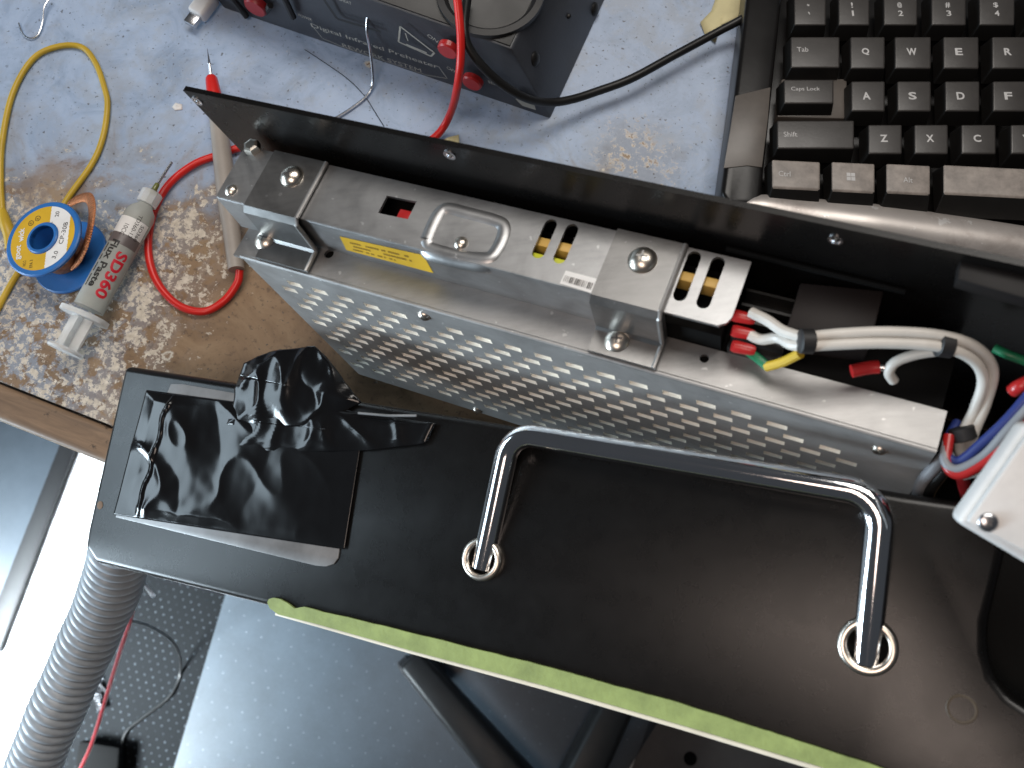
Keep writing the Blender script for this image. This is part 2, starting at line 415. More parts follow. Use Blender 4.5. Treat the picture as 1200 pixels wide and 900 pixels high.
    h = t.math('ADD', t.math('MULTIPLY', flake, .5), t.math('ADD', t.math('MULTIPLY', n3, .6), t.math('MULTIPLY', t.math('MULTIPLY', core, sel), -.4)))
    t.bump(h, .35, .0006); return t.m
M['bench'] = bench_paint()
def wood_edge():
    t = NT('brown_edge_board'); co = t.coord(); mp = t.n('ShaderNodeMapping'); mp.inputs['Scale'].default_value = (30, 260, 260); t.l(co, mp.inputs[0])
    f = t.noise(1, 6, .65, mp.outputs[0], .8); g = t.noise(120, 5, .7, co)
    c = t.ramp(f, [(.3, rgb(104, 86, 70)), (.7, rgb(146, 122, 98))]); c = t.mix(t.step(g, .6, .7), c, rgb(74, 62, 52))
    t.set(Base_Color=c, Roughness=.5); t.bump(g, .2); return t.m
M['edge'] = wood_edge()

# ================================================================== floor level
ZF = -950.0
fl = MB().add([(-3000, -3000, ZF), (3000, -3000, ZF), (3000, 3000, ZF), (-3000, 3000, ZF)], [[0, 1, 2, 3]]).build('floor', M['floor'])
tag(fl, 'bright white floor below the bench', None, kind='structure')

def slab_px(pts, z, t, name, mats, parent=None, bevel=0):
    return MB().prism([U(x, y, z) for x, y in pts], (0, 0, 1), t, 0, bevel).build(name, mats, parent)
def floor_sheet(pts, z, t, name, m, ang, label, cat):
    P = [U(x, y, z) for x, y in pts]; c = sum(P, V()) / len(P)
    rt = thing(name, label, cat, (c.x, c.y, z - t), rotz=math.radians(ang))
    MB().prism(P, (0, 0, 1), t).build('mat_sheet', m, rt); return rt
floor_sheet([(140, 560), (305, 560), (196, 925), (30, 925)], ZF + 4, 3, 'rubber_mat', M['dot_rubber'], -17, 'black dimpled rubber mat on the floor beside the grey hose', 'rubber mat')
floor_sheet([(305, 560), (800, 640), (800, 800), (722, 925), (196, 925)], ZF + 5, 3, 'chair_mat', M['chair_mat'], -17, 'blue grey chair mat with small raised points under the chair leg', 'chair mat')
gm = floor_sheet([(770, 820), (1300, 820), (1300, 1000), (705, 1000)], ZF + 5, 3, 'floor_mat', M['grey_mat'], -20, 'dark grey floor mat below the green taped edge', 'floor mat')
MB().lathe(Frame(U(809, 889, ZF + 5.2), (1, 0, 0), (0, 1, 0), (0, 0, 1)), [(0.1, .4), (8, .4), (9, 0)]).build('worn_spot', M['black_dark'], gm)

# grey cabinet with a black edge, left
r = thing('cabinet', 'grey blue metal cabinet with a black edge strip at far left', 'cabinet', U(-60, 640, ZF))
top = [U(x, y, -942) for x, y in [(-140, 440), (72, 518), (-22, 755), (-260, 700)]]
MB().hexa([V((p.x, p.y, ZF)) for p in top], top, 0, 1).build('body', M['cabinet'], r)
ed = [U(x, y, -941) for x, y in [(72, 515), (90, 521), (-2, 765), (-24, 757)]]
MB().hexa([V((p.x, p.y, ZF)) for p in ed], ed, 0, 1).build('edge_strip', M['black_rubber'], r)

# office chair base
hub = U(651, 975, ZF + 95)
r = thing('office_chair', 'black five legged office chair base standing on the chair mat', 'office chair', (hub.x, hub.y, ZF + 5))
MB().lathe(Frame(hub, (1, 0, 0), (0, 1, 0), (0, 0, 1)), [(0.1, -40), (36, -38), (42, -10), (40, 18), (30, 26), (28, 160), (0.1, 160)]).build('hub', M['black_plastic'], r)
d1 = (U(478, 772, ZF + 95) - hub); L1 = d1.length; a0 = math.atan2(d1.y, d1.x)
for k in range(5):
    a = a0 - k * math.radians(72); dx = V((math.cos(a), math.sin(a), 0)); dy = V((-math.sin(a), math.cos(a), 0)); z = V((0, 0, 1))
    F = Frame(hub, dx, dy, z)
    b = MB()
    lo = [F(20, -30, -40), F(L1, -20, -36), F(L1, 20, -36), F(20, 30, -40)]; hi = [F(20, -24, 12), F(L1, -17, -6), F(L1, 17, -6), F(20, 24, 12)]
    leg = b.hexa(lo, hi, 0, 7, 3).build('leg', M['black_plastic'], r)
    cF = Frame(F(L1 - 16, 0, -64), dy, z, dx)
    MB().lathe(Frame(F(L1 - 16, -22, -64), dx, z, dy * -1), [(0.1, 0), (22, 0), (25, -3), (25, -16), (22, -18), (22, -26), (25, -28), (25, -41), (22, -44), (0.1, -44)]).build('caster', M['black_rubber'], leg)

# corrugated hose hanging below the bench
pts = spline([U(185, 520, -90), U(150, 612, -130), U(129, 690, -175), U(92, 775, -215), U(50, 870, -250), (U(18, 960, -300))], 60)
Ls = [0]
for i in range(1, len(pts)): Ls.append(Ls[-1] + (pts[i] - pts[i - 1]).length)
tot = Ls[-1]; n = int(tot / 0.55); fine = []
j = 0
for i in range(n + 1):
    s = tot * i / n
    while j < len(Ls) - 2 and Ls[j + 1] < s: j += 1
    fine.append(pts[j].lerp(pts[j + 1], (s - Ls[j]) / max(1e-6, Ls[j + 1] - Ls[j])))
hose = MB().tube(fine, lambda u: 14.2 + 2.5 * abs(math.sin(math.pi * u * tot / 6.6)) ** .7 + .25 * math.sin(u * 40), 40).build('corrugated_hose', M['hose'], smooth=60)
tag(hose, 'grey corrugated plastic hose hanging below the bench edge', 'hose')
wr = MB().tube(spline([U(153, 700, -500), U(154, 722, -520), U(142, 760, -560), U(125, 815, -620), (U(108, 870, -660)), U(90, 910, -690)], 10), 2.0, 8).build('loose_wire', M['dark_red'])
tag(wr, 'thin red wire running along the right side of the hose', 'wire')
wr = MB().tube(spline([U(150, 726, -700), U(178, 735, -800), U(205, 755, -900), U(212, 785, ZF + 8), U(200, 815, ZF + 7), U(172, 838, ZF + 7), U(148, 858, ZF + 7), U(140, 885, ZF + 8)], 10), 1.6, 8).build('loose_wire', M['black_plastic'])
tag(wr, 'thin black wire curling over the dimpled rubber mat', 'wire')
b = MB()
for k in range(16):
    p = U(116 + random.uniform(-11, 11) , 812 + random.uniform(-16, 16), ZF + 7); q = [random.uniform(4, 8) for _ in range(3)]
    e = euler_frame(p, random.uniform(0, 360), random.uniform(-40, 40), random.uniform(-40, 40)); b.hexa([e(-q[0], -q[1], 0), e(q[0], -q[1], 0), e(q[2], q[1], 0)], [e(-q[0], -q[1], 1), e(q[0], -q[1], 1), e(q[2], q[1], 1)])
tag(b.build('foil_scrap', M['steel'], smooth=0), 'crumpled silver foil scrap lying beside the red wire', 'foil scrap')
b = MB()
for dx in (0, 6, 11): b.tube([U(167 + dx * .3, 684, -430), U(172 + dx * .7, 690 + dx * .4, -440), U(178 + dx * .3, 699 - dx * .1, -450)], .7, 6)
tag(b.build('wire_strand', M['steel']), 'frayed bare wire strands below the black panel corner', 'wire')
blk = slab_px([(92, 868), (140, 876), (136, 930), (82, 930)], ZF + 30, 22, 'adapter_block', M['black_dark'], bevel=4)
tag(blk, 'small black block at the foot of the hose', 'adapter')

# ================================================================== workbench
B0 = V((-200.7, 1.04, 0)); BA = math.radians(-21.1)
bench = thing('workbench', 'workbench with worn blue painted top and brown front edge', 'workbench', B0, rotz=BA)
BF = Frame(B0, (math.cos(BA), math.sin(BA), 0), (-math.sin(BA), math.cos(BA), 0), (0, 0, 1))
bpy.context.view_layer.update()
MB().box(BF, -500, 900, 0, 800, -28, 0, 0, .6).build('benchtop', M['bench'], bench)
MB().box(BF, -500, 900, -14, -.6, -30, -1.2, 0, 2.5, 3).build('edge_strip', M['edge'], bench)

# ================================================================== small things on the bench
def bench_tube(pts, r, **k): return MB().tube(spline([U(*p) if len(p) == 3 else U(p[0], p[1], r) for p in pts], 12), r, **k)

# yellow wire loop
yr = thing('jumper_wire', 'yellow insulated wire loop with a crimped sleeve, at left', 'wire', U(8, 270, 0))
bench_tube([(4, 262), (1, 215), (3, 165), (15, 110), (38, 70), (66, 55), (95, 55), (112, 74), (123, 105), (126, 125), (121, 160), (108, 192), (78, 235), (50, 285), (18, 325), (-20, 395)], 1.25, seg=12).build('wire', M['yellow'], yr)
MB().tube(spline([U(3, 246, 2.5), U(7, 262, 3), U(11, 276, 3), U(10, 292, 2.5)], 6), lambda u: 1.4 + 1.1 * math.sin(math.pi * min(1, u * 1.05)), 12).build('crimp_sleeve', M['yellow'], yr)

# desoldering braid spool
ctr = U(50, 279, 19); ax = V((-.20, .07, .97)).normalized(); ex = V((.86, .1, .5)); ex = (ex - ax * ex.dot(ax)).normalized(); ey = ax.cross(ex)
SF = Frame(ctr, ex, ey, ax)
sp = thing('braid_spool', 'blue spool of copper desoldering braid with yellow and white label', 'spool', (ctr.x, ctr.y, 0))
def ring(mb, F, r0, r1, z0, z1, mi=0, seg=64):
    mb.lathe(F, [(r0, z0), (r1 - .5, z0), (r1, z0 + .4), (r1, z1 - .4), (r1 - .5, z1), (r0, z1), (r0, z0)], seg, mi, False, False)
RS = 16.0
fr = MB(); ring(fr, SF, 5.3, RS, -1.7, 0); ring(fr, SF, 5.3, 6.7, -16.5, .7); fr.build('front_flange', M['spool_blue'], sp)
BFm = SF.at(SF(0, 0, -15.5))
bk = MB(); ring(bk, BFm, 5.2, RS, -1.7, 0); bk.build('rear_flange', M['spool_blue'], sp)
MB().lathe(SF, [(5.2, -14), (9.0, -13.5), (9.6, -10), (9.3, -6), (9.0, -2)], 48, 0, False, False).build('braid_coil', M['copper'], sp)
# loose end of the braid: a flat woven ribbon
rp = [U(83, 312, 9), U(93, 302, 13), U(101, 285, 17), U(106, 265, 19), U(108, 245, 18), U(104, 232, 14), U(92, 233, 9), U(80, 240, 5)]
MB().tube(spline(rp, 40), lambda u: 2.1 + .22 * math.sin(u * 330), 10, flat=(.28, V((.2, .1, 1)))).build('braid_end', M['copper'], sp)
lab = MB()
def arcseg(r0, r1, a0, a1, z, mi, n=40):
    v = []
    for i in range(n + 1):
        a = math.radians(a0 + (a1 - a0) * i / n); v += [SF(r0 * math.cos(a), r0 * math.sin(a), z), SF(r1 * math.cos(a), r1 * math.sin(a), z)]
    lab.add(v, [[2 * i, 2 * i + 1, 2 * i + 3, 2 * i + 2] for i in range(n)], mi)
def halfdisc(x0, x1, mi, r0=6.9, r1=13.8, z=.06):
    """the part of the ring label between two chords x0..x1"""
    N, Rr = 240, 24
    for i in range(N):
        for j in range(Rr):
            q = []
            for (ii, jj) in ((i, j), (i + 1, j), (i + 1, j + 1), (i, j + 1)):
                a = 2 * math.pi * ii / N; rr = r0 + (r1 - r0) * jj / Rr; q.append((rr * math.cos(a), rr * math.sin(a)))
            mx = sum(k[0] for k in q) / 4
            if x0 <= mx < x1: lab.add([SF(k[0], k[1], z) for k in q], [[0, 1, 2, 3]], mi)
halfdisc(-99, 2.4, 0); halfdisc(2.4, 11.2, 1); halfdisc(11.2, 99, 0)
def st(txt, x, y, wd, h, mi, rot=90, bold=.0):
    c, s = math.cos(math.radians(rot)), math.sin(math.radians(rot))
    text(lab, txt, lambda a, b: SF(x + c * (a - wd / 2) - s * (b - h / 2), y + s * (a - wd / 2) + c * (b - h / 2), .12), wd, h, mi, bold)
st('CP-30B', 8.9, .6, 9.4, 1.9, 2, 82); st('3.0', 6.4, -8.4, 3.2, 1.8, 2, 72); st('20', 5.2, 9.6, 2.4, 1.7, 2, 85)
st('goot', -9.7, -4.6, 6.4, 2.9, 3, 92, .03); st('wick', -9.7, 3.0, 6.0, 2.6, 3, 92, .03)
st('NO.2', -6.6, -9.9, 2.4, 1.3, 2, 92); st('EPA 3', -3.6, -10.6, 3.4, 1.3, 2, 92)
for x, y in ((-3.2, 9.2), (-6.0, 7.6)):
    lab.lathe(SF.at(SF(x, y, .12)), [(1.0, 0), (1.25, 0)], 8, 2, False, False); st('R', x, y, .9, 1.0, 2, 80)
for k in range(5): st('-' * 3, 3.4, 6 - k * .2, .9, .2, 2)
lab.build('label', [M['yellow_label'], M['white_label'], M['black_ink'], M['white_plastic']], sp, smooth=0)

# flux syringe
A = U(76, 412, 8.6); Bq = U(181, 222, 8.6); ex = (Bq - A).normalized(); ez = V((0, 0, 1)); ez = (ez - ex * ez.dot(ex)).normalized(); ey = ez.cross(ex)
Y = Frame(A, ex, ey, ez); LA = Frame(A, ey, ez, ex)     # LA: lathe axis along the syringe
pos = lambda px, py: Y.loc(U(px, py, 8.6))[0]
xf, xb0, xb1, xt = pos(96, 366), pos(99, 360), pos(158, 254), pos(172, 228)
sy = thing('flux_syringe', 'clear plastic syringe of flux paste with red and black lettering', 'syringe', (A.x, A.y, 0))
RB = 5.8
MB().lathe(LA, [(0.1, xb0), (RB, xb0), (RB, xb1 - 2), (RB, xb1 + 1), (RB - .8, xb1 + 3.5), (RB - 2.6, xb1 + 5.5), (2.8, xb1 + 6.4), (2.4, xt - 1), (0.1, xt - 1)], 40).build('barrel', M['flux'], sy, smooth=50)
fb = MB(); FL = Frame(Y(xf, 0, 0), ey, ez, ex)
fb.sheet(FL, [(p[0], p[1]) for p in rrect(-9.6, 9.6, -6.6, 6.6, 6, 6)], [], 2.0); fb.build('finger_flange', M['frost'], sy)
pl = MB(); x0 = pos(78, 408)
pl.box(Y, x0, xf - 2, -.7, .7, -4.6, 4.6); pl.box(Y, x0, xf - 2, -4.6, -.75, -.7, .7); pl.box(Y, x0, xf - 2, .75, 4.6, -.7, .7)
pl.lathe(LA, [(0.1, x0 - 1.6), (6.6, x0 - 1.6), (7, x0 - .8), (6.6, x0), (0.1, x0)], 36)
pl.build('plunger', M['frost'], sy)
MB().lathe(LA, [(0.1, xt - 4), (4.0, xt - 4), (4.2, xt + 1.5), (3.4, xt + 2), (0.1, xt + 2)], 10).build('luer_lock', M['frost'], sy)
MB().lathe(LA, [(0.1, xt + 1), (1.9, xt + 1), (1.8, xt + 2.5), (1.1, xt + 3.2), (1.0, xt + 5.5), (.8, xt + 6), (0.1, xt + 6)], 18).build('needle_hub', M['olive'], sy)
MB().tube([Y(xt + 5, 0, 0), Y(pos(197, 187), 0, -1.5)], .62, 10).build('needle', M['steel'], sy)
def wrap(x, a):           # a = arc length from the top line, toward +ey side positive
    th = a / RB; return Y(x, -math.sin(th) * (RB + .08), math.cos(th) * (RB + .08))
def sytext(mb, txt, x, a, wd, h, mi=0, bold=0.0, flip=False):
    # reads from the needle end toward the plunger; letters' tops point to the +a side
    text(mb, txt, lambda u, v: wrap(x - u, a + v), wd, h, mi, bold, sub=.8)
tx = MB()
L = xb1 - xb0
sytext(tx, 'SD360', xb0 + L * .60, 2.3, 20.0, 4.6, 1, .035)
sytext(tx, 'Flux Paste', xb0 + L * .69, -1.7, 21.0, 3.1, 0, .03)
sytext(tx, '--- -- --- ----', xb0 + L * .64, -3.4, 19, .7, 0, .03)
sytext(tx, 'SD360', xb0 + L * .92, 5.2, 7, 1.5); sytext(tx, 'TD360-13', xb0 + L * 1.0, 2.8, 10, 1.5); sytext(tx, '10CC', xb0 + L * .87, -.4, 5, 1.8)
tx.build('lettering', [M['black_ink'], M['red_ink']], sy, smooth=0)
pb = MB()
for xa, xc, mi in ((xb1 - 2.2, xb1 - 9.5, 0), (xb1 - 9.5, xb1 - 14.0, 1)):
    pb.grid(lambda u, v: (lambda p: p)(Y(xa + (xc - xa) * u, -math.sin(-1.5 + 3.0 * v) * (RB + .04), math.cos(-1.5 + 3.0 * v) * (RB + .04))), 2, 16, mi)
pb.build('paper_band', [M['white_label'], plain('grey_plunger_band', (.13, .11, .11, 1), .3)], sy)

# red test lead: probe + wire
tl = thing('test_lead', 'red test lead with needle probe, grey grip and looping red wire', 'test lead', U(262, 200, 0))
p0, p1, p2, p3 = U(243, 57, 5), U(247.5, 90, 5.5), U(254, 128, 6), U(274, 292, 7)
def seglathe(a, b, prof, name, m, seg=20):
    z = (b - a).normalized(); x = z.orthogonal().normalized(); return MB().lathe(Frame(a, x, z.cross(x), z), prof, seg).build(name, m, tl)
l = (p1 - p0).length; seglathe(p0, p1, [(.08, 0), (.45, l * .42), (.55, l * .5), (.9, l * .55), (.6, l * .6), (.75, l), (.1, l + 1)], 'needle', M['steel'], 12)
l = (p2 - p1).length; seglathe(p1, p2, [(.1, 0), (1.9, 0), (2.5, 1), (3.1, l * .6), (3.2, l), (.1, l)], 'red_collar', M['red'])
l = (p3 - p2).length; seglathe(p2, p3, [(.1, 0), (3.1, 0), (3.4, 3), (4.1, l * .5), (4.1, l * .72), (3.5, l * .86), (3.2, l + 9), (.1, l + 9)], 'grip', M['taupe'])
MB().tube(spline([U(281, 316, 6), U(278, 332, 4), U(262, 353, 2), U(238, 365, 2), U(208, 357, 2), U(184, 330, 2), U(174, 295, 2), U(178, 255, 2), U(195, 220, 2), U(222, 196, 2), U(252, 183, 2), U(310, 168, 2), U(400, 180, 2), U(470, 180, 2), U(508, 162, 3), U(527, 135, 10), U(537, 95, 34), U(540, 45, 48), U(533, -30, 60)], 12), 1.6, 12).build('wire', M['red'], tl)

# white plug, little wires, paper
us = thing('cable_plug', 'white cable plug with bare metal tip lying near the black box', 'plug', U(243, 14, 0))
ua, ub = U(222, 29, 4), U(262, -24, 5); z = (ub - ua).normalized(); x = V((0, 0, 1)).cross(z).normalized(); yv = z.cross(x); UF = Frame(ua, x, yv, z)
MB().box(UF, -2.7, 2.7, -1.3, 1.3, 0, 6, 0, .3).build('metal_tip', M['steel'], us)
MB().box(UF, -4.0, 4.0, -3.2, 3.2, 5, 17, 0, 1.6, 3).build('plug_body', M['white_plastic'], us)
MB().lathe(UF, [(.1, 16), (2.7, 16), (2.4, 27), (1.8, 29), (1.8, 60), (.1, 60)], 14).build('cable', M['white_plastic'], us)
def bt(pts, r, m, label, nm='wire_offcut'):
    return tag(MB().tube(spline(pts, 10), r, 8).build(nm, m), label, 'wire')
bt([U(22, 27, 1), U(27, 40, 1), U(36, 45, 1), (U(45, 40, 1)), U(50, 25, 1.5), U(52, 8, 3), U(60, -4, 3)], .38, M['steel'], 'hook shaped silver wire offcut at the top left of the bench')
bt([U(388, 142, .8), U(412, 127, .8), U(430, 112, 1), U(437, 95, 3), U(434, 60, 14), U(430, 35, 24), U(433, 12, 30), U(446, -8, 34)], .62, M['steel'], 'kinked strand of solder wire reaching up to the black box', 'solder_wire')
bt([U(357, 58, .4), U(380, 73, .4), U(407, 92, .4), U(427, 112, .4), U(440, 132, .4), U(450, 148, .4)], .16, M['black_ink'], 'hair thin dark wire lying on blue paint behind the black plate', 'hair_wire')
def paper(pts, h, name, label, m='cream_paper', cat='paper scrap'):
    P = [U(x, y, 0) for x, y in pts]; c = sum(P, V()) / len(P); b = MB(); n = len(P)
    ringv = []
    for s in (1, .6, .25):
        ringv.append([c.lerp(p, s) + V((0, 0, .3 + h * (noise.noise(p * .11 + V((s * 3, 0, 0))) + .7) * (1.3 - s * .6))) for p in P])
    v = sum(ringv, []) + [c + V((0, 0, h))]; f = []
    for k in range(2):
        for i in range(n): f.append([k * n + i, k * n + (i + 1) % n, (k + 1) * n + (i + 1) % n, (k + 1) * n + i])
    for i in range(n): f.append([2 * n + i, 2 * n + (i + 1) % n, 3 * n])
    o = b.add(v, f).build(name, M[m], smooth=25); tag(o, label, cat)
    md = o.modifiers.new('thickness', 'SOLIDIFY'); md.thickness = .0002; return o
paper([(838, 0), (833, 14), (820, 28), (826, 42), (838, 52), (840, 36), (862, 26), (880, 14), (882, -12), (852, -14)], 1.5, 'paper_scrap', 'torn cream paper scrap under the black cable by the keyboard')
paper([(512, 170), (526, 163), (538, 161), (539, 172), (528, 178), (514, 176)], 2.2, 'paper_scrap', 'small crumpled yellow paper scrap beside the red wire')
paper([(202, 126), (206, 121), (214, 123), (214, 129), (205, 130)], .4, 'paint_flake', 'white paint flake lying left of the black plate corner', 'white_label', 'paint flake')

# ================================================================== preheater box (top)
bx = thing('preheater', 'black infrared preheater box with red buttons and warning sign', 'preheater', U(500, 40, 0))
H = 40.0
BR = U(645, 140, 0); BL = U(262, 10, 0); rd = (U(709, 0, 0) - BR).normalized(); TR = U(600, 58, H); TLd = (U(443, 3, H) - TR).normalized()
fd = (BL - BR).normalized()
TLf = TR + TLd * (BL - BR).length * .985
BRb, BLb, TRb, TLb = BR + rd * 160, BL + rd * 160, TR + rd * 160, TLf + rd * 160
MB().hexa([BL, BR, BRb, BLb], [TLf, TR, TRb, TLb], 0, 1.0, 2).build('housing', M['box_face'], bx)
zf = (TLf - TR).cross(BR - TR).normalized(); zf = zf if zf.dot(CAM - TR) > 0 else -zf
xf_ = (BR - BL).normalized(); PF = Frame(BL + zf * .12, xf_, zf.cross(xf_), zf)
def face(px, py, off=.1): return UP(px, py, PF.o + zf * off, zf)
fc = MB()
def ftext(txt, a, bq, h, mi, bold=0.0):
    A_, B_ = face(*a), face(*bq); d = (B_ - A_); wl = d.length; d.normalize(); u = zf.cross(d)
    text(fc, txt, lambda s, t: A_ + d * s + u * t, wl, h, mi, bold)
ftext('Digital Infrared Preheater', (366, 33), (514, 82), 3.4, 0); ftext('REWORK SYSTEM', (402, 55), (494, 85), 2.6, 0)
ftext('POWER', (350, 19), (366, 25), 1.8, 0); ftext('PREHEAT', (392, -2), (412, 6), 1.8, 0); ftext('ON', (500, 42), (512, 50), 2, 0); ftext('OFF', (523, 80), (534, 86), 2, 0); ftext('SENSOR', (572, 97), (598, 106), 1.8, 0)
def fline(pts, wd, mi, closed=False):
    P = [face(*p) for p in pts]
    if closed: P.append(P[0])
    for a, c in zip(P, P[1:]):
        d = (c - a).normalized(); u = zf.cross(d) * wd / 2; fc.add([a - u, c - u, c + u, a + u], [[0, 1, 2, 3]], mi)
fline([(365, 29), (378, 45), (402, 55), (500, 88), (524, 92), (514, 78)], .3, 0)
fline([(469, 31), (467, 49), (505, 66), (509, 62)], .8, 0, True)
fline([(475, 39), (478, 48)], .5, 0); fline([(476, 52), (500, 62)], .9, 0)
fline([(378, -3), (395, 22), (446, 37)], 1.5, 1)
P = [face(*p) for p in ((604, 116), (612, 113), (626, 122), (628, 129), (612, 124))]; fc.add(P, [list(range(5))], 0)
fc.build('face_print', [M['beige_ink'], M['black_ink']], bx, smooth=0)
for (px, py) in ((527, 55), (555, 93)):
    c = face(px, py); Fb = Frame(c, xf_, zf.cross(xf_), zf)
    MB().lathe(Fb, [(.1, 2.6), (3.8, 2.6), (4.4, 2.0), (4.5, 0), (.1, 0)], 28).build('push_button', M['red_lug'], bx)
c = face(302, 4); MB().lathe(Frame(c, xf_, zf.cross(xf_), zf), [(.1, 3), (4.5, 3), (5.2, 2), (5.2, 0), (.1, 0)], 24).build('power_switch', M['dark_red'], bx)
for a, bq in (((266, -14), (290, 17)), ((330, -14), (345, 18)), ((318, 4), (312, 12))):
    A_, B_ = face(*a), face(*bq); MB().tube([A_ + zf, B_ + zf], 1.4, 8).build('vent_rib', M['black_rubber'], bx)
top_n = (TRb - TR).cross(TLf - TR).normalized(); top_n = top_n if top_n.z > 0 else -top_n
c = UP(575, -8, TR + top_n * .1, top_n); KF = Frame(c, xf_, rd, (0, 0, 1))
tpl = [TR + xf_ * -1.2 + rd * 1.0, TR + rd * 158 + xf_ * -1.2, TLf + rd * 158 + xf_ * 1.2, TLf + xf_ * 1.2 + rd * 1.0]
MB().prism([p + top_n * .5 for p in tpl], top_n, .6, 0, .2).build('top_plate', M['black_plastic'], bx)
kb = MB(); kb.lathe(KF, [(21, 0), (21, 2.2), (18.5, 2.6), (17, 1.2), (16.5, .2), (.1, .2)], 48, 0, False)
kb.build('round_guard', M['black_rubber'], bx)
sn = (BRb - BR).cross(TR - BR).normalized(); sn = sn if sn.dot(V((1, -.2, .2))) > 0 else -sn
for px, py, rr in ((627, 69, 3.0), (697, 11, 3.0), (666, 19, 1.1)):
    c = UP(px, py, TR, sn); z = sn; x = rd; Fs = Frame(c, x, z.cross(x), z)
    s_ = MB().lathe(Fs, [(.1, 1.3), (rr * .45, 1.2), (rr * .85, .8), (rr, .2), (rr, 0), (.1, 0)], 20)
    s_.build('side_screw', M['black_plastic'], bx)
bc = MB().tube(spline([U(548, -6, 46), U(544, 35, 46), U(553, 62, 42), U(580, 92, 34), U(612, 113, 24), U(640, 120, 15), U(668, 117, 11), U(700, 107, 9), U(740, 92, 9), U(790, 65, 9), U(840, 38, 9), U(876, 18, 11), U(910, -10, 12)], 12), 1.75, 12)
tag(bc.build('black_cable', M['black_plastic']), 'black cable curving from the preheater box across to the keyboard', 'cable')

# ================================================================== keyboard
kb = thing('keyboard', 'worn black computer keyboard with silver front lip', 'keyboard', U(1050, 130, 0))
b = MB(); out = [U(x, y, 9) for x, y in ((884, -60), (866, 100), (850, 232), (870, 246), (1350, 300), (1350, -60))]
b.hexa([V((p.x, p.y, .5)) for p in out], out, 0, 1.5, 2); b.build('base', M['kb_body'], kb)
bz = [U(x, y, 19) for x, y in ((882, -60), (861, 110), (845, 226), (853, 240), (893, 240), (893, 228), (903, 130), (923, -60))]
MB().hexa([V((p.x, p.y, 2)) for p in bz], bz, 0, 2.0, 3).build('side_bezel', M['kb_body'], kb)
MB().prism([U(x, y, 19.4) for x, y in ((862, 112), (903, 102), (900, 140), (893, 196), (876, 194), (848, 197), (856, 150))], (0, 0, 1), .8, 0, .2).build('worn_patch', M['kb_patch'], kb)
lp = spline([U(872, 240, 17), U(895, 244, 16), U(950, 256, 14), U(1060, 272, 13), U(1180, 290, 13), U(1350, 318, 13)], 10)
MB().tube(lp, lambda u: 2.2 + 7.5 * min(1, u * 1.9) ** .8, 20, flat=(.75, V((0, 0, 1)))).build('front_lip', M['lip'], kb)
ZK = 23.0
def key(x0, x1, y0, y1, leg, size, m='key', ox=.12, oy=.5, slope=0.0, name='key', z=ZK, bold=0.015, front=0):
    sh = lambda x, y: U(x, y + slope * (x - 905), z)
    t = [sh(x0, y1), sh(x1, y1), sh(x1, y0), sh(x0, y0)]           # lower-left, lower-right, upper-right, upper-left
    bx_ = [V((t[0].x - 1.1, t[0].y - 2.2 - front, z - 7.5)), V((t[1].x + 1.3, t[1].y - 2.2 - front, z - 7.5)), V((t[2].x + 1.3, t[2].y + .9, z - 7.5)), V((t[3].x - 1.1, t[3].y + .9, z - 7.5))]
    bm = bmesh.new(); lo = [bm.verts.new(p) for p in bx_]; hi = [bm.verts.new(p) for p in t]
    bm.faces.new(lo[::-1]); ft = bm.faces.new(hi)
    for i in range(4): bm.faces.new((lo[i], lo[(i + 1) % 4], hi[(i + 1) % 4], hi[i]))
    bmesh.ops.recalc_face_normals(bm, faces=bm.faces)
    bmesh.ops.bevel(bm, geom=[e for e in bm.edges if e.verts[0].co.z > z - 1 or e.verts[1].co.z > z - 1], offset=.7, segments=3, affect='EDGES', profile=.6)
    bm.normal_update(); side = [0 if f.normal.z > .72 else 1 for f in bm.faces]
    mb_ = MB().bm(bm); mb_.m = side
    o = mb_.build(name, [M[m], M['key_side_shade']], kb, smooth=50)
    if leg:
        lt = MB(); wd, hh = size; a = t[3]; X = (t[2] - t[3]); Yv = (t[0] - t[3])
        px = a + X * ox + Yv * oy; d = X.normalized(); u = V((0, 0, 1)).cross(d)
        if leg == '#win':
            for i in (0, 1):
                for j in (0, 1):
                    q = px + d * (i * 1.75) + u * (j * 1.75 - 1.7)
                    lt.add([q + V((0, 0, .1)), q + d * 1.55 + V((0, 0, .1)), q + d * 1.55 + u * 1.55 + V((0, 0, .1)), q + u * 1.55 + V((0, 0, .1))], [[0, 1, 2, 3]])
        else:
            for s, (dx, dy) in (leg if isinstance(leg, list) else [(leg, (0, 0))]):
                text(lt, s, lambda s_, t_: px + d * (s_ + dx) + u * (t_ - hh / 2 + dy) + V((0, 0, .1)), wd, hh, 0, bold)
        lt.build('legend', M['legend'], o, smooth=0)
for x0, x1, a, s in ((931, 968, '`', '~'), (983, 1019, '1', '!'), (1036, 1075, '2', '@'), (1092, 1132, '3', '#'), (1148, 1189, '4', '$'), (1204, 1246, '5', '%')):
    key(x0, x1, -10, 29, [(a, (0, 0)), (s, (0, 3.9))], ({'`': .9, '1': .8}.get(a, 2.0), 2.6 if a != '`' else 1.2), ox=.42, oy=.66)
key(927, 984, 43, 79, 'Tab', (4.6, 2.1), ox=.12, oy=.42, bold=0)
for x0, x1, c in ((997, 1037, 'Q'), (1049, 1091, 'W'), (1106, 1147, 'E'), (1163, 1205, 'R'), (1220, 1262, 'T')): key(x0, x1, 43, 80, c, (3.0 if c != 'W' else 4.0, 3.3), ox=.32, oy=.48, bold=.03)
b = MB(); P = [U(x, y, 17) for x, y in ((911, 137), (991, 139), (993, 92), (916, 92))]
b.hexa([V((p.x, p.y, 10)) for p in P], P, 0, .8); b.build('caps_key_step', M['kb_patch'], kb)
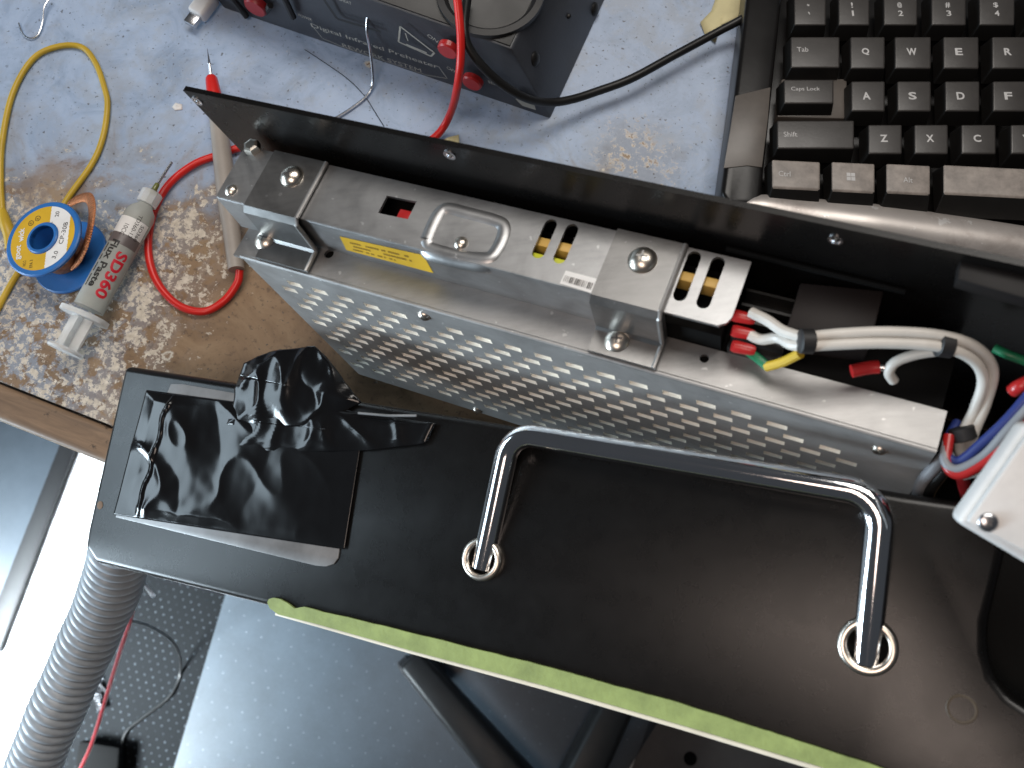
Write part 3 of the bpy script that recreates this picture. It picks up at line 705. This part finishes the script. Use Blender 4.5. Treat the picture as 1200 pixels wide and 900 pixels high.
key(919, 977, 93, 121, 'Caps Lock', (11.5, 2.2), ox=.14, oy=.42, bold=0)
for x0, x1, c in ((998, 1037, 'A'), (1052, 1091, 'S'), (1108, 1148, 'D'), (1164, 1204, 'F'), (1220, 1262, 'G')): key(x0, x1, 95, 130, c, (3.2, 3.4), ox=.32, oy=.5, bold=.03)
key(911, 1001, 141, 174, 'Shift', (5.4, 2.2), ox=.08, oy=.5, bold=0)
for x0, x1, c in ((1018, 1057, 'Z'), (1072, 1111, 'X'), (1127, 1167, 'C'), (1185, 1225, 'V')): key(x0, x1, 146, 180, c, (3.0, 3.2), ox=.34, oy=.48, bold=.03)
key(905, 961, 187, 219, 'Ctrl', (4.6, 2.2), 'key_worn', .13, .5, .05, bold=0, front=4)
key(975, 1025, 186, 219, '#win', (4.6, 2.2), 'key_worn', .34, .5, .05, front=4)
key(1039, 1090, 185, 218, 'Alt', (3.6, 2.2), 'key_worn', .38, .55, .05, bold=0, front=4)
key(1106, 1330, 183, 216, None, None, 'key_worn', slope=.05, name='space_bar', front=4)

# ================================================================== power supply
PS = euler_frame((-87.07, 30.42, 99.07), -21.22, 14.62, -3.59)
def ps_at(px, py, axis, val):
    n = (PS.x, PS.y, PS.z)[axis]; return PS.loc(UP(px, py, PS.o + n * val, n))
ps = thing('power_supply', 'metal cased power supply with slotted side and mounting straps', 'power supply', PS(90, 0, -100))
YB = 18.8; HD = 15.9; YP = -9.8
# top cover: sheet with real openings, plus its folded front skirt
holes = [[(52.3, 7.5), (61.7, 7.8), (61.7, 13.7), (52.3, 13.4)]]
def slot(xa, ya, xb, yb, r=1.75):
    a = V((xa, ya)); c = V((xb, yb)); d = (c - a).normalized(); ang = math.atan2(d.y, d.x); o_ = []
    for ce, s0 in ((c, -90), (a, 90)):
        o_ += [(ce.x + r * math.cos(ang + math.radians(s0 + 30 * i)), ce.y + r * math.sin(ang + math.radians(s0 + 30 * i))) for i in range(7)]
    return o_
holes += [slot(101.0, 16.2, 101.0, 7.4, 1.7), slot(107.0, 16.2, 107.0, 7.4, 1.7), slot(139.6, 16.4, 139.6, 5.4, 1.7), slot(145.6, 16.4, 145.6, 5.0, 1.7)]
cv = MB(); cv.sheet(PS, [(0, .9), (.9, 0), (150.5, 0), (152.4, 1.2), (153.2, 3), (153.2, YB), (0, YB)], holes, 1.0)
cv.box(PS, 0, 137, -.02, .95, -HD, -.45)
cv.box(PS, 0.0, .9, 1.0, YB, -HD, -1.05)
cv.tube([PS(.5, .45, -.55), PS(151, .45, -.55)], .62, 10)
cv.build('top_cover', M['alu'], ps)
# pressed ridge, raised U shape
e = [ps_at(*q, 2, 0) for q in ((500, 280), (507, 263), (515, 249), (525, 244), (550, 250), (580, 258), (590, 265), (589, 278), (581, 294), (571, 302), (545, 299), (515, 292), (502, 287), (500, 280))]
MB().tube(spline([PS(q[0], q[1], -2.35 - (.33 if 9 < k_ < 13 else 0)) for k_, q in enumerate(e)], 8), 3.0, 24, caps=False).build('pressed_ridge', M['alu'], ps)
# base channel: ledge + perforated face
led = MB(); led.sheet(PS.at(PS(0, 0, -HD)), [(2.5, YP), (205, YP), (205, 1.0), (136, 1.0), (136, 17), (3, 17)], [[(33.1 + 1.5 * math.cos(a), -1.2 + 1.5 * math.sin(a)) for a in [i * math.pi / 6 for i in range(12)]], [(147.8 + 1.2 * math.cos(a), -2.2 + 1.2 * math.sin(a)) for a in [i * math.pi / 6 for i in range(12)]]], 1.1)
led.tube([PS(5, YP + .5, -HD - .5), PS(205, YP + .5, -HD - .5)], .75, 10)
led.build('ledge', M['alu_plate'], ps)
PFc = Frame(PS(0, YP, 0), PS.x, PS.z, PS.y * -1)
pf = MB()
def F2(x, z, d=0.0): return PFc(x, z, -d)
def xl(z): return 5.5 + (z + 17) / -83 * 6
zt, zb = -HD - 1.0, -100.0
rows = [-25.6 - 5.77 * k for k in range(12)]; hp_ = 2.885; LX, LZ, DEP = 2.6, 1.4, 1.2
shear = lambda x: -.013 * (x - 15)
def q2(a, b, c, d): pf.add([F2(*a), F2(*b), F2(*c), F2(*d)], [[0, 1, 2, 3]], 0)
q2((xl(zt), zt), (205, zt), (205, rows[0] + hp_ + shear(205)), (xl(rows[0] + hp_), rows[0] + hp_ + shear(7)))
for k, zc in enumerate(rows):
    u, lo_ = zc + hp_, zc - hp_
    cs = [15.4 + (4.8 if k % 2 == 0 else 0) + 9.3 * i for i in range(20)]
    cs = [c for c in cs if c < (176 if k < 1 else 190 if k < 6 else 183) and not (k == 0 and abs(c - 66) < 2)]
    bnd = [None] + [(a + c) / 2 for a, c in zip(cs, cs[1:])] + [205]
    for i, c in enumerate(cs):
        at_ = xl(u) if bnd[i] is None else bnd[i]; ab = xl(lo_) if bnd[i] is None else bnd[i]; b_ = bnd[i + 1]
        O = [(at_, u + shear(at_)), (b_, u + shear(b_)), (b_, lo_ + shear(b_)), (ab, lo_ + shear(ab))]
        s_ = shear(c); I = [(c - LX, zc + LZ + s_), (c + LX, zc + LZ + s_), (c + LX, zc - LZ + s_), (c - LX, zc - LZ + s_)]
        for m_ in range(4):
            n_ = (m_ + 1) % 4; q2(O[m_], O[n_], I[n_], I[m_])
            pf.add([F2(*I[m_]), F2(*I[n_]), F2(*I[n_], DEP), F2(*I[m_], DEP)], [[0, 1, 2, 3]], 1)
q2((xl(rows[-1] - hp_), rows[-1] - hp_), (205, rows[-1] - hp_ + shear(205)), (205, zb), (11.5, zb))
pf.add([F2(7, zt - 2, 1.25), F2(203, zt - 2, 1.25), F2(203, zb + 1, 1.25), F2(11.5, zb + 1, 1.25)], [[0, 1, 2, 3]], 1)  # pale sheet added behind the slots so they read bright
pf.build('perforated_face', [M['alu_face'], M['slot_bright']], ps, smooth=0, fix=False)
inn = MB(); inn.hexa([PS(12, YP + 4, -99), PS(204, YP + 4, -99), PS(204, YB, -99), PS(12, YB, -99)], [PS(4, YP + 4, -HD - 1.3), PS(204, YP + 4, -HD - 1.3), PS(204, YB, -HD - 1.3), PS(4, YB, -HD - 1.3)])
inn.build('inner_casing', M['black_dark'], ps, smooth=0)
# what shows through the top slots and the selector window
tr = MB()
for x in (104, 142.6):
    tr.box(PS, x - 8, x + 8, 10.5, 13.2, -7, -2.0, 0, .4); 
tr.build('transformer', M['transformer'], ps)
MB().box(PS, 97.5, 110.5, 4.6, 8.2, -6, -1.6, 0, .6).build('coil_varnish', M['lime'], ps)
MB().box(PS, 57.2, 62.5, 6.6, 11.2, -5, -1.3, 0, .4).build('selector_switch', M['red_lug'], ps)
ib = MB(); ib.box(PS, 2, 151, 1.2, YB - .5, -HD + .2, -8.0); ib.build('circuit_tray', M['black_dark'], ps, smooth=0)
# mounting straps
def strap(x0, x1):
    t = 1.0; yo, zo = 0.3, .25
    prof = [(YB, zo), (-yo - .2, zo), (-yo - 1.2, zo - 1.0), (-yo - 1.2, -HD + 1.6), (-yo - 2.0, -HD + 1.0), (YP + .6, -HD + .75)]
    inn_ = [(YB, zo + t), (-yo - .6, zo + t), (-yo - 2.2, zo - .6), (-yo - 2.2, -HD + 2.9), (-yo - 2.9, -HD + 2.0), (YP + .6, -HD + 1.75)]
    b = MB()
    for i in range(len(prof) - 1):
        a, c, d, e_ = prof[i], prof[i + 1], inn_[i + 1], inn_[i]
        b.hexa([PS(x0, *a), PS(x0, *c), PS(x0, *d), PS(x0, *e_)], [PS(x1, *a), PS(x1, *c), PS(x1, *d), PS(x1, *e_)])
    b.tube([PS(x1, y_, z_) for y_, z_ in [((p[0] + q[0]) / 2, (p[1] + q[1]) / 2 + .1) for p, q in zip(prof, inn_)]], .72, 8, 1)  # paler bead paints the lit line along the strap's right edge
    return b.build('mounting_strap', [M['alu_strap'], M['alu_plate']], ps, smooth=30)
strap(11.5, 29.7); strap(118.8, 136.7)
def screw(F, r, m='screw', parent=ps, name='screw', h=None):
    h = h or r * .62; b = MB()
    b.lathe(F, [(.05, h), (r * .3, h * .97), (r * .6, h * .82), (r * .85, h * .5), (r, h * .12), (r, -.3)], 28, 0, True, False)
    a = random.uniform(0, 90)
    for k in (0, 90):
        c, s = math.cos(math.radians(a + k)), math.sin(math.radians(a + k))
        G = Frame(F.o, F.x * c + F.y * s, F.y * c - F.x * s, F.z); b.box(G, -r * .4, r * .4, -r * .075, r * .075, h * .9, h * 1.003, 1)
    return b.build(name, [M[m], M['alu_strap']], parent, smooth=60)
for q, r, zz in (((342, 207), 3.6, 1.3), ((753, 305), 3.7, 1.3)):
    l = ps_at(*q, 2, zz); screw(PS.at(PS(l[0], l[1], zz)), r)
for q, r in (((315, 272), 3.6), ((727, 389), 3.6)):
    l = ps_at(*q, 2, -HD + 2.0); screw(PS.at(PS(l[0], l[1] - 2.5, -HD + 1.2)), r)
for q, r in (((271, 223), 2.0), ((540, 285), 2.0)):
    l = ps_at(*q, 2, 0); screw(PS.at(PS(l[0], l[1], 0)), r)
for q, r in (((497, 370), 2.0), ((562, 484), 1.9), ((1030, 527), 1.9)):
    l = ps_at(*q, 1, YP); screw(PFc.at(PS(l[0], YP, max(l[2], -97.5))), r)
F_ = PS.at(PS(3.5, YB - .6, .2)); MB().lathe(F_, [(.1, 2.2), (1.6, 2.2), (2.4, 1.9), (2.6, 1.2), (2.6, -.2)], 6, 0, True, False).build('corner_nut', M['screw'], ps, smooth=20)
# labels
yl = MB(); q = [ps_at(x, y, 1, -.1) for x, y in ((398, 277), (496, 299), (508, 320), (406, 293))]
yl.add([PS(p[0], -.12, p[2]) for p in q], [[0, 1, 2, 3]], 0)
for k, (s0, s1) in enumerate(((.1, .8), (.12, .9), (.1, .6))):
    tz = .25 + .24 * k
    A_, B_, C_, D_ = [V(PS(p[0], -.2, p[2])) for p in q]
    pt = lambda s, t: A_.lerp(B_, s).lerp(D_.lerp(C_, s), t)
    n_ = 26
    for i in range(n_):
        u0 = s0 + (s1 - s0) * i / n_; 
        if random.random() < .78: yl.add([pt(u0, tz), pt(u0 + (s1 - s0) / n_ * .75, tz), pt(u0 + (s1 - s0) / n_ * .75, tz + .11), pt(u0, tz + .11)], [[0, 1, 2, 3]], 1)
yl.build('warning_label', [M['yellow_label'], plain('brown_ink', (.28, .16, .01, 1), .5, bump=0)], ps, smooth=0)
wl = MB(); q = [ps_at(x, y, 2, .1) for x, y in ((663, 317), (701, 327), (694, 344), (656, 332))]
A_, B_, C_, D_ = [PS(p[0], p[1], .1) for p in q]; wl.add([A_, B_, C_, D_], [[0, 1, 2, 3]], 0)
pt = lambda s, t: A_.lerp(B_, s).lerp(D_.lerp(C_, s), t) + PS.z * .08
for i in range(16):
    u0 = .06 + i * .055; wd = random.uniform(.012, .04); wl.add([pt(u0, .35), pt(u0 + wd, .35), pt(u0 + wd, .8), pt(u0, .8)], [[0, 1, 2, 3]], 1)
wl.build('barcode_label', [M['white_label'], M['black_ink']], ps, smooth=0)
# terminal block
tb = MB(); tb.box(PS, 152.5, 166, 1, 18, -HD - 2, -HD + 3, 0, .6)
for k in range(4): tb.box(PS, 153, 166, 3 + k * 4.2, 3.7 + k * 4.2, -HD + 3, -HD + 7)
tb.build('terminal_block', M['black_plastic'], ps)

# ================================================================== chassis: back plate, front panel with handle
PA = V((0.89478663, -0.22971926, 0.38286543)); PN = V((-0.41055781, -0.08626912, 0.90774442)); PB = PN.cross(PA)
r1 = ray(567, 655); PO = CAM + r1 * 256.4
PL = Frame(PO, PA, PB, PN)
def pan(px, py, h=0.0): return UP(px, py, PO + PN * h, PN)
ch = thing('equipment_chassis', 'opened black equipment chassis with chrome handle and tall back plate', 'equipment chassis', (0, -20, 0))
bp = MB(); FB = Frame(PS(0, YB + 3.2, 0), PS.x, PS.z, PS.y * -1)
bh = [[(px + 1.7 * math.cos(a), pz + 1.7 * math.sin(a)) for a in [i * math.pi / 8 for i in range(16)]] for px, pz in ((-11.3, 13.4), (72.5, 13.3), (171, 12.2))]
bp.sheet(FB, [(-14.2, 17), (-14.0, 16), (8, -100), (330, -100), (330, 17)], bh, 1.6)
bp.sheet(Frame(PS(0, YB + 3.2, 17.2), PS.x, PS.y, PS.z), [(-14, 0), (330, 0), (330, 1.6), (-14, 1.6)], [], .3)
bpo = bp.build('back_plate', M['black_paint'], ch)
for px, pz in ((-11.3, 13.4), (72.5, 13.3), (171, 12.2)):
    MB().lathe(Frame(PS(px, YB + 3.6, pz), PS.x, PS.z, PS.y * -1), [(1.0, .1), (1.2, .7), (1.75, .7), (1.75, -.2)], 20, 0, False, False).build('rivet', M['steel'], bpo)
# inner parts by the wiring
def inner(pts, z1, h, name, m, bevel=.6):
    P = [PS(*ps_at(px, py, 2, z1)) for px, py in pts]
    return MB().prism(P, PS.z, h, 0, bevel).build(name, m, ch)
inner(((938, 331), (1036, 341), (1022, 396), (922, 384)), -4, 30, 'relay_block', plain('matte_black_block', (.016, .0125, .012, 1), .55, Specular_IOR_Level=.2), .4)
inner(((1126, 298), (1260, 330), (1260, 366), (1122, 327)), 14, 4, 'side_bracket', plain('dark_bracket', (.010, .009, .009, 1), .5, Specular_IOR_Level=.2), .4)
rl = [ps_at(*q, 1, YB + 1.5) for q in ((850, 294), (952, 319), (1060, 345))]
MB().tube([PS(l[0], YB + 2.2, l[2]) for l in rl], .8, 8).build('inner_rail', M['black_dark'], ch)
MB().prism([pan(x, y, -13) for x, y in ((1030, 600), (1330, 600), (1330, 1010), (1030, 870))], PN, 1.5).build('dark_backing', M['black_dark'], ch)  # added dark sheet that keeps the panel cutout black, like deep shade
MB().box(PS, 168, 330, YP + 3, YB + 2, -70, -66).build('inner_floor', M['black_dark'], ch)
# front panel outline (traced edge, real slab 12 mm thick)
outl = [(145, 428), (560, 492), (1060, 578), (1152, 590), (1180, 640), (1168, 690), (1158, 730), (1158, 765), (1166, 792), (1184, 815), (1210, 832), (1300, 870), (1300, 1010), (1000, 905), (640, 805), (315, 711), (110, 660), (98, 642), (101, 622)]
front = MB().prism([pan(x, y) for x, y in outl], PN, 12, 0, 2.6, 4).build('front_panel', M['black_paint'], ch, smooth=40)
tp = plain('glossy_black_tape', (.005, .005, .0055, 1), .15, vary=.1, scale=60, bump=.0, Specular_IOR_Level=.4)
# grey acrylic window under the tape
aw = [pan(x, y, .5) for x, y in ((200, 450), (214, 450), (420, 486), (398, 640), (396, 654), (391, 661), (382, 664), (370, 663), (135, 606))]
MB().prism(aw, PN, .8, 0, .2).build('display_window', M['acrylic'], front)
# wrinkled black tape
q = [pan(x, y, .65) for x, y in ((172, 457), (428, 491), (404, 644), (133, 603))]
def tape(u, v):
    p = q[0].lerp(q[1], u).lerp(q[3].lerp(q[2], u), v); x, y, _ = PL.loc(p)
    k = max(0, 1 - u * 1.06); edge = min(1, 12 * v, 12 * (1 - v), 12 * u + .2, 14 * (1 - u))
    h = 2.4 * k * abs(noise.noise(V((x * .034, y * .022, 3)))) + 1.6 * k * (1 - abs(noise.noise(V((x * .04 + y * .04, y * .03 - x * .02, 9))))) ** 5 + .12 * noise.noise(V((x * .2, y * .2, 1))) * (k + .15)
    h += .9 * math.exp(-((u - (.145 - .03 * v + .006 * math.sin(v * 23))) / .006) ** 2) * (1 if k else 0)
    return p + PN * (h * edge + .1 * math.sin(v * 40) * 0)
tape_o = MB().grid(tape, 150, 60).build('black_tape', tp, front, smooth=180, fix=False)
tape_o.modifiers.new('thickness', 'SOLIDIFY').thickness = .00005
# crumpled end of the tape lifted over the top edge
def crumple(pts, h0, amp, seed, name, nu=46, nv=34):
    P = [pan(x, y, h0) for x, y in pts]
    n = len(P); c = sum(P, V()) / n
    def f(u, v):
        a = u * n; i = int(a) % n; e = P[i].lerp(P[(i + 1) % n], a - int(a))
        p = c.lerp(e, v); x, y, _ = PL.loc(p)
        h = amp * (1 - v ** 3) * (.5 + .5 * abs(noise.noise(V((x * .07, y * .07, seed))))) + amp * .35 * (1 - abs(noise.noise(V((x * .09, y * .08, seed + 4))))) ** 4 + .12 * noise.noise(V((x * .3, y * .3, seed)))
        return p + PN * h
    o = MB().grid(f, nu * 2, nv).build(name, tp, front, smooth=70, fix=False)
    o.modifiers.new('thickness', 'SOLIDIFY').thickness = .0003; return o
crumple(((281, 440), (287, 426), (318, 412), (357, 407), (371, 406), (386, 420), (405, 446), (425, 472), (400, 484), (372, 500), (330, 500), (268, 498), (272, 478)), .8, 3.6, 2.2, 'crumpled_tape')
crumple(((262, 490), (300, 474), (400, 480), (470, 490), (512, 496), (500, 520), (430, 528), (340, 530), (275, 524)), .7, 2.0, 7.7, 'crumpled_tape')
MB().tube([pan(420, 484, 3), pan(455, 487, 3.2), pan(488, 487, 3)], .4, 8).build('tape_edge', M['acrylic'], front)
# green masking tape along the front edge
def gline(pts, dx):
    out = []
    for (xa, ya), (xb, yb) in zip(pts, pts[1:]):
        n_ = max(1, int((xb - xa) / dx)); out += [(xa + (xb - xa) * i / n_, ya + (yb - ya) * i / n_) for i in range(n_)]
    return out + [pts[-1]]
gtop = [(x, y + .2 + 1.0 * noise.noise(V((x * .03, 0, 0))) + .7 * noise.noise(V((x * .21, 3, 0)))) for x, y in gline([(356, 711), (480, 741), (640, 781), (800, 825), (960, 876), (1100, 922)], 7)]
gt = [(313, 706), (315, 702), (320, 700.5), (328, 702), (337, 707), (345, 713)] + gtop + [(1096, 950), (960, 898), (800, 850), (640, 804), (480, 762), (370, 731), (326, 720), (316, 713)]
MB().prism([pan(x, y, .9) for x, y in gt], PN, .9).build('green_tape', M['green_tape'], front)
ce = [(322, 718), (370, 730.5), (480, 761.5), (640, 804), (800, 850), (960, 898), (1096, 950), (1096, 957), (960, 904.5), (800, 856), (640, 809.5), (480, 766), (370, 734.5), (322, 721)]
MB().prism([pan(x, y, .4) for x, y in ce], PN, 3.0, 0, .2).build('tape_underside', M['cream_edge'], front)
# old screw mark and a stray chip
MB().lathe(PL.at(pan(1127, 831, .1)), [(2.6, 0), (3.1, .1), (3.3, 0)], 24, 0, False, False).build('screw_mark', plain('brown_scuff', (.05, .035, .02, 1), .5), front)
MB().lathe(PL.at(pan(117, 592, .1)), [(.1, .05), (1.2, 0.04), (1.5, 0)], 9, 0).build('rust_chip', plain('rust', (.14, .08, .04, 1), .7), front)
# chrome handle: legs lean back over the panel
b1, b2 = pan(567, 657, -1), pan(1016, 766, -1)
LD = (RT * .667 + UPV * 2.87 + FW * 1.0).normalized()
def along(px, py, p, d):     # point on line p + d*s nearest to the sight line through the pixel
    rr = ray(px, py).normalized(); w0 = p - CAM; b_ = d.dot(rr); dd = d.dot(w0); e_ = rr.dot(w0)
    return p + d * ((b_ * e_ - dd) / (1 - b_ * b_))
# slide each top out until it covers its place in the picture, keep the bar straight
T1 = UD(599, 507, (b1 - CAM).dot(FW) * .985); T2 = UD(1034, 580, (b2 - CAM).dot(FW) * .985)
hp = []
def corner(a, c, d, r=8, n=8):
    u = (a - c).normalized(); v = (d - c).normalized(); th = u.angle(v); t = r / math.tan(th / 2); A_ = c + u * t; B_ = c + v * t
    ce_ = c + (u + v).normalized() * (r / math.sin(th / 2)); out = []
    for i in range(n + 1):
        s = i / n; k = (A_ - ce_).lerp(B_ - ce_, s).normalized() * r; out.append(ce_ + k)
    return out
path = [b1 - (T1 - b1).normalized() * 2, b1] + corner(b1, T1, T2) + corner(T1, T2, b2) + [b2, b2 - (T2 - b2).normalized() * 2]
fine = []
for a, c in zip(path, path[1:]):
    k = max(1, int((c - a).length / 3)); fine += [a.lerp(c, i / k) for i in range(k)]
fine.append(path[-1])
MB().tube(fine, 3.25, 24).build('handle', M['chrome'], front, smooth=70)
for c_, R0, R1 in ((pan(566, 655, 0), 4.3, 6.2), (pan(1017, 757, 0), 4.6, 6.8)):
    Fw = PL.at(c_); w_ = MB().lathe(Fw, [(R0, 0), (R0, 1.2), (R0 + .5, 1.8), (R1 - .6, 1.8), (R1, 1.1), (R1, 0)], 40, 0, False, False)
    w_.lathe(Fw, [(.1, .15), (R0, .15)], 30, 1)
    w_.build('washer', [M['screw'], M['black_dark']], front, smooth=60)

# ================================================================== silver box, right
n_s = V((-.22, -.30, .92)).normalized(); p_s = UD(1150, 600, 176)
def sil(px, py, h=0): return UP(px, py, p_s + n_s * h, n_s)
sb = thing('silver_box', 'silver painted metal box with a corner screw at far right', 'metal box', sil(1200, 580, -30))
so_ = [sil(x, y) for x, y in ((1121, 612), (1204, 494), (1330, 540), (1290, 720), (1215, 668))]
MB().prism(so_, n_s, 7, 0, 1.5, 3).build('lower_case', M['silver_paint'], sb)
so2 = [sil(x, y, 2.6) for x, y in ((1134, 612), (1206, 508), (1318, 545), (1282, 700), (1217, 655))]
MB().prism(so2, n_s, 2.4, 0, .6).build('lid', M['silver_paint'], sb)
screw(Frame(sil(1158, 612, 2.7), n_s.orthogonal(), n_s.cross(n_s.orthogonal()), n_s), 1.9, 'steel', sb, h=.6)

# ================================================================== wiring
def cab(name, pts, r, m, label, parent=None, cat='wire', nm=None):
    o = MB().tube(spline([UD(*p) for p in pts], 12), r, 12).build(name if parent is None else (nm or 'strand'), m, parent)
    if parent is None: tag(o, label, cat)
    return o
wc = thing('cable_pair', 'pair of thick white cables bundled with black ties', 'cable', UD(1030, 400, 225))
cab('', [(945, 395, 206), (985, 391, 204), (1040, 389, 202), (1100, 393, 200), (1142, 406, 200), (1163, 432, 203), (1156, 470, 207), (1140, 510, 209), (1133, 545, 211)], 1.3, M['white_wire'], '', wc, nm='white_strand')
cab('', [(945, 406, 206), (985, 403.5, 204), (1040, 402, 202), (1100, 406, 200), (1138, 420, 201), (1152, 445, 204), (1142, 480, 208), (1126, 515, 210), (1128, 550, 212)], 1.3, M['white_wire'], '', wc, nm='white_strand')
cab('', [(1110, 410, 203), (1075, 415, 205), (1050, 424, 207), (1042, 436, 209), (1047, 446, 211)], 1.25, M['white_wire'], '', wc, nm='white_strand')
cab('', [(1042, 436, 209), (1036, 431, 209.5), (1028, 430, 210)], 1.0, M['steel'], '', wc, nm='bare_end')
cab('', [(1030, 430, 210), (1018, 431, 210.5), (998, 435, 211)], 1.6, M['red_lug'], '', wc, nm='crimp_lug')
for (px, py, d, tx_, ty_) in ((945, 400, 206, 1, .02), (1107, 404, 201, 1, .15), (1128, 508, 209, .3, -1)):
    c_ = UD(px, py, d); z = (RT * tx_ - UPV * ty_ * (1 if ty_ > -.5 else -1)).normalized(); x = z.cross(FW).normalized()
    b = MB(); F = Frame(c_, x, z.cross(x), z); b.lathe(F, [(2.4, -1.7), (2.9, -1.4), (2.9, 1.4), (2.4, 1.7)], 22)
    b.build('cable_tie', M['black_rubber'], wc)
for k, (y0, col) in enumerate(((372, 'white_wire'), (390, 'white_wire'), (408, 'green_wire'))):
    lg = thing('terminal_wire', ('white wire with red lug, upper of those at the power supply terminals', 'white wire with red lug, middle one at the power supply terminals', 'green and yellow wire with red lug at the power supply terminals')[k], 'wire', UD(870, y0, 219), 'wires on the power supply terminals')
    MB().tube([UD(858, y0 - 3, 220), UD(862, y0 - 2, 220), UD(880, y0 + 2, 218), UD(884, y0 + 3, 218)], lambda u: 1.15 + .45 * math.sin(math.pi * min(1, u + .15)), 14).build('lug', M['red_lug'], lg)
    if k == 0: MB().tube(spline([UD(880, 366, 217), UD(900, 376, 214), UD(918, 388, 211), UD(945, 397, 207)], 10), 1.35, 10).build('wire', M['white_wire'], lg)
    if k == 1: MB().tube(spline([UD(878, 392, 218), UD(892, 398, 217), UD(912, 396, 214), UD(928, 404, 210), UD(945, 405, 207)], 10), 1.35, 10).build('wire', M['white_wire'], lg)
    if k == 2:
        MB().tube(spline([UD(872, 408, 219), UD(888, 420, 219), UD(900, 430, 218)], 10), 1.2, 10).build('green_wire', M['green_wire'], lg)
        MB().tube(spline([UD(898, 430, 218), UD(918, 424, 214), UD(938, 414, 209)], 10), 1.2, 10).build('yellow_wire', M['yellow'], lg)
cab('loose_wire', [(1165, 408, 205), (1185, 417, 203), (1215, 428, 202)], 1.1, M['green_wire'], 'short green wire at the right behind the white cables')
def bundle(off): return [(1212 + off * .3, 455 + off, 198), (1180 + off * .2, 492 + off, 200), (1150 + off * .1, 520 + off, 203), (1125, 540 + off * .9, 206), (1110, 534 + off * .6, 208), (1113, 512 + off * .2, 210), (1122, 495, 212)]
cab('loose_wire', bundle(0), 1.2, M['blue_wire'], 'dark blue wire, topmost of the looped bundle by the silver box')
cab('loose_wire', [(1212, 470, 197), (1180, 505, 199), (1152, 535, 202), (1122, 550, 205), (1107, 540, 207), (1110, 515, 209)], 1.1, M['grey_wire'], 'grey wire between the blue and red wires of the bundle')
cab('loose_wire', [(1215, 486, 197), (1184, 516, 199), (1152, 543, 202), (1124, 556, 205), (1109, 543, 207), (1112, 510, 209)], 1.25, M['red_lug'], 'red wire looping round the cable tie beside the silver box')
cab('loose_wire', [(1215, 496, 198), (1186, 526, 200), (1154, 550, 203), (1128, 558, 206)], 1.0, M['white_wire'], 'thin white wire, lowest of the looped bundle')
cab('loose_wire', [(1127, 555, 207), (1131, 572, 210), (1137, 592, 214)], 1.5, M['dark_red'], 'short dark red wire hanging down beside the silver box corner')
cab('loose_wire', [(1112, 530, 210), (1095, 548, 214), (1080, 566, 219), (1074, 588, 224)], 1.5, M['grey_wire'], 'grey wire dropping behind the black front panel')
cab('loose_wire', [(1118, 538, 211), (1103, 556, 215), (1090, 574, 219), (1086, 592, 224)], 1.5, M['black_plastic'], 'black wire dropping beside the grey wire behind the panel')
cab('loose_wire', [(1222, 440, 200), (1196, 452, 201), (1187, 458, 203)], 1.6, M['red_lug'], 'short stub of red wire at the right edge above the bundle')
bpy.context.view_layer.update()
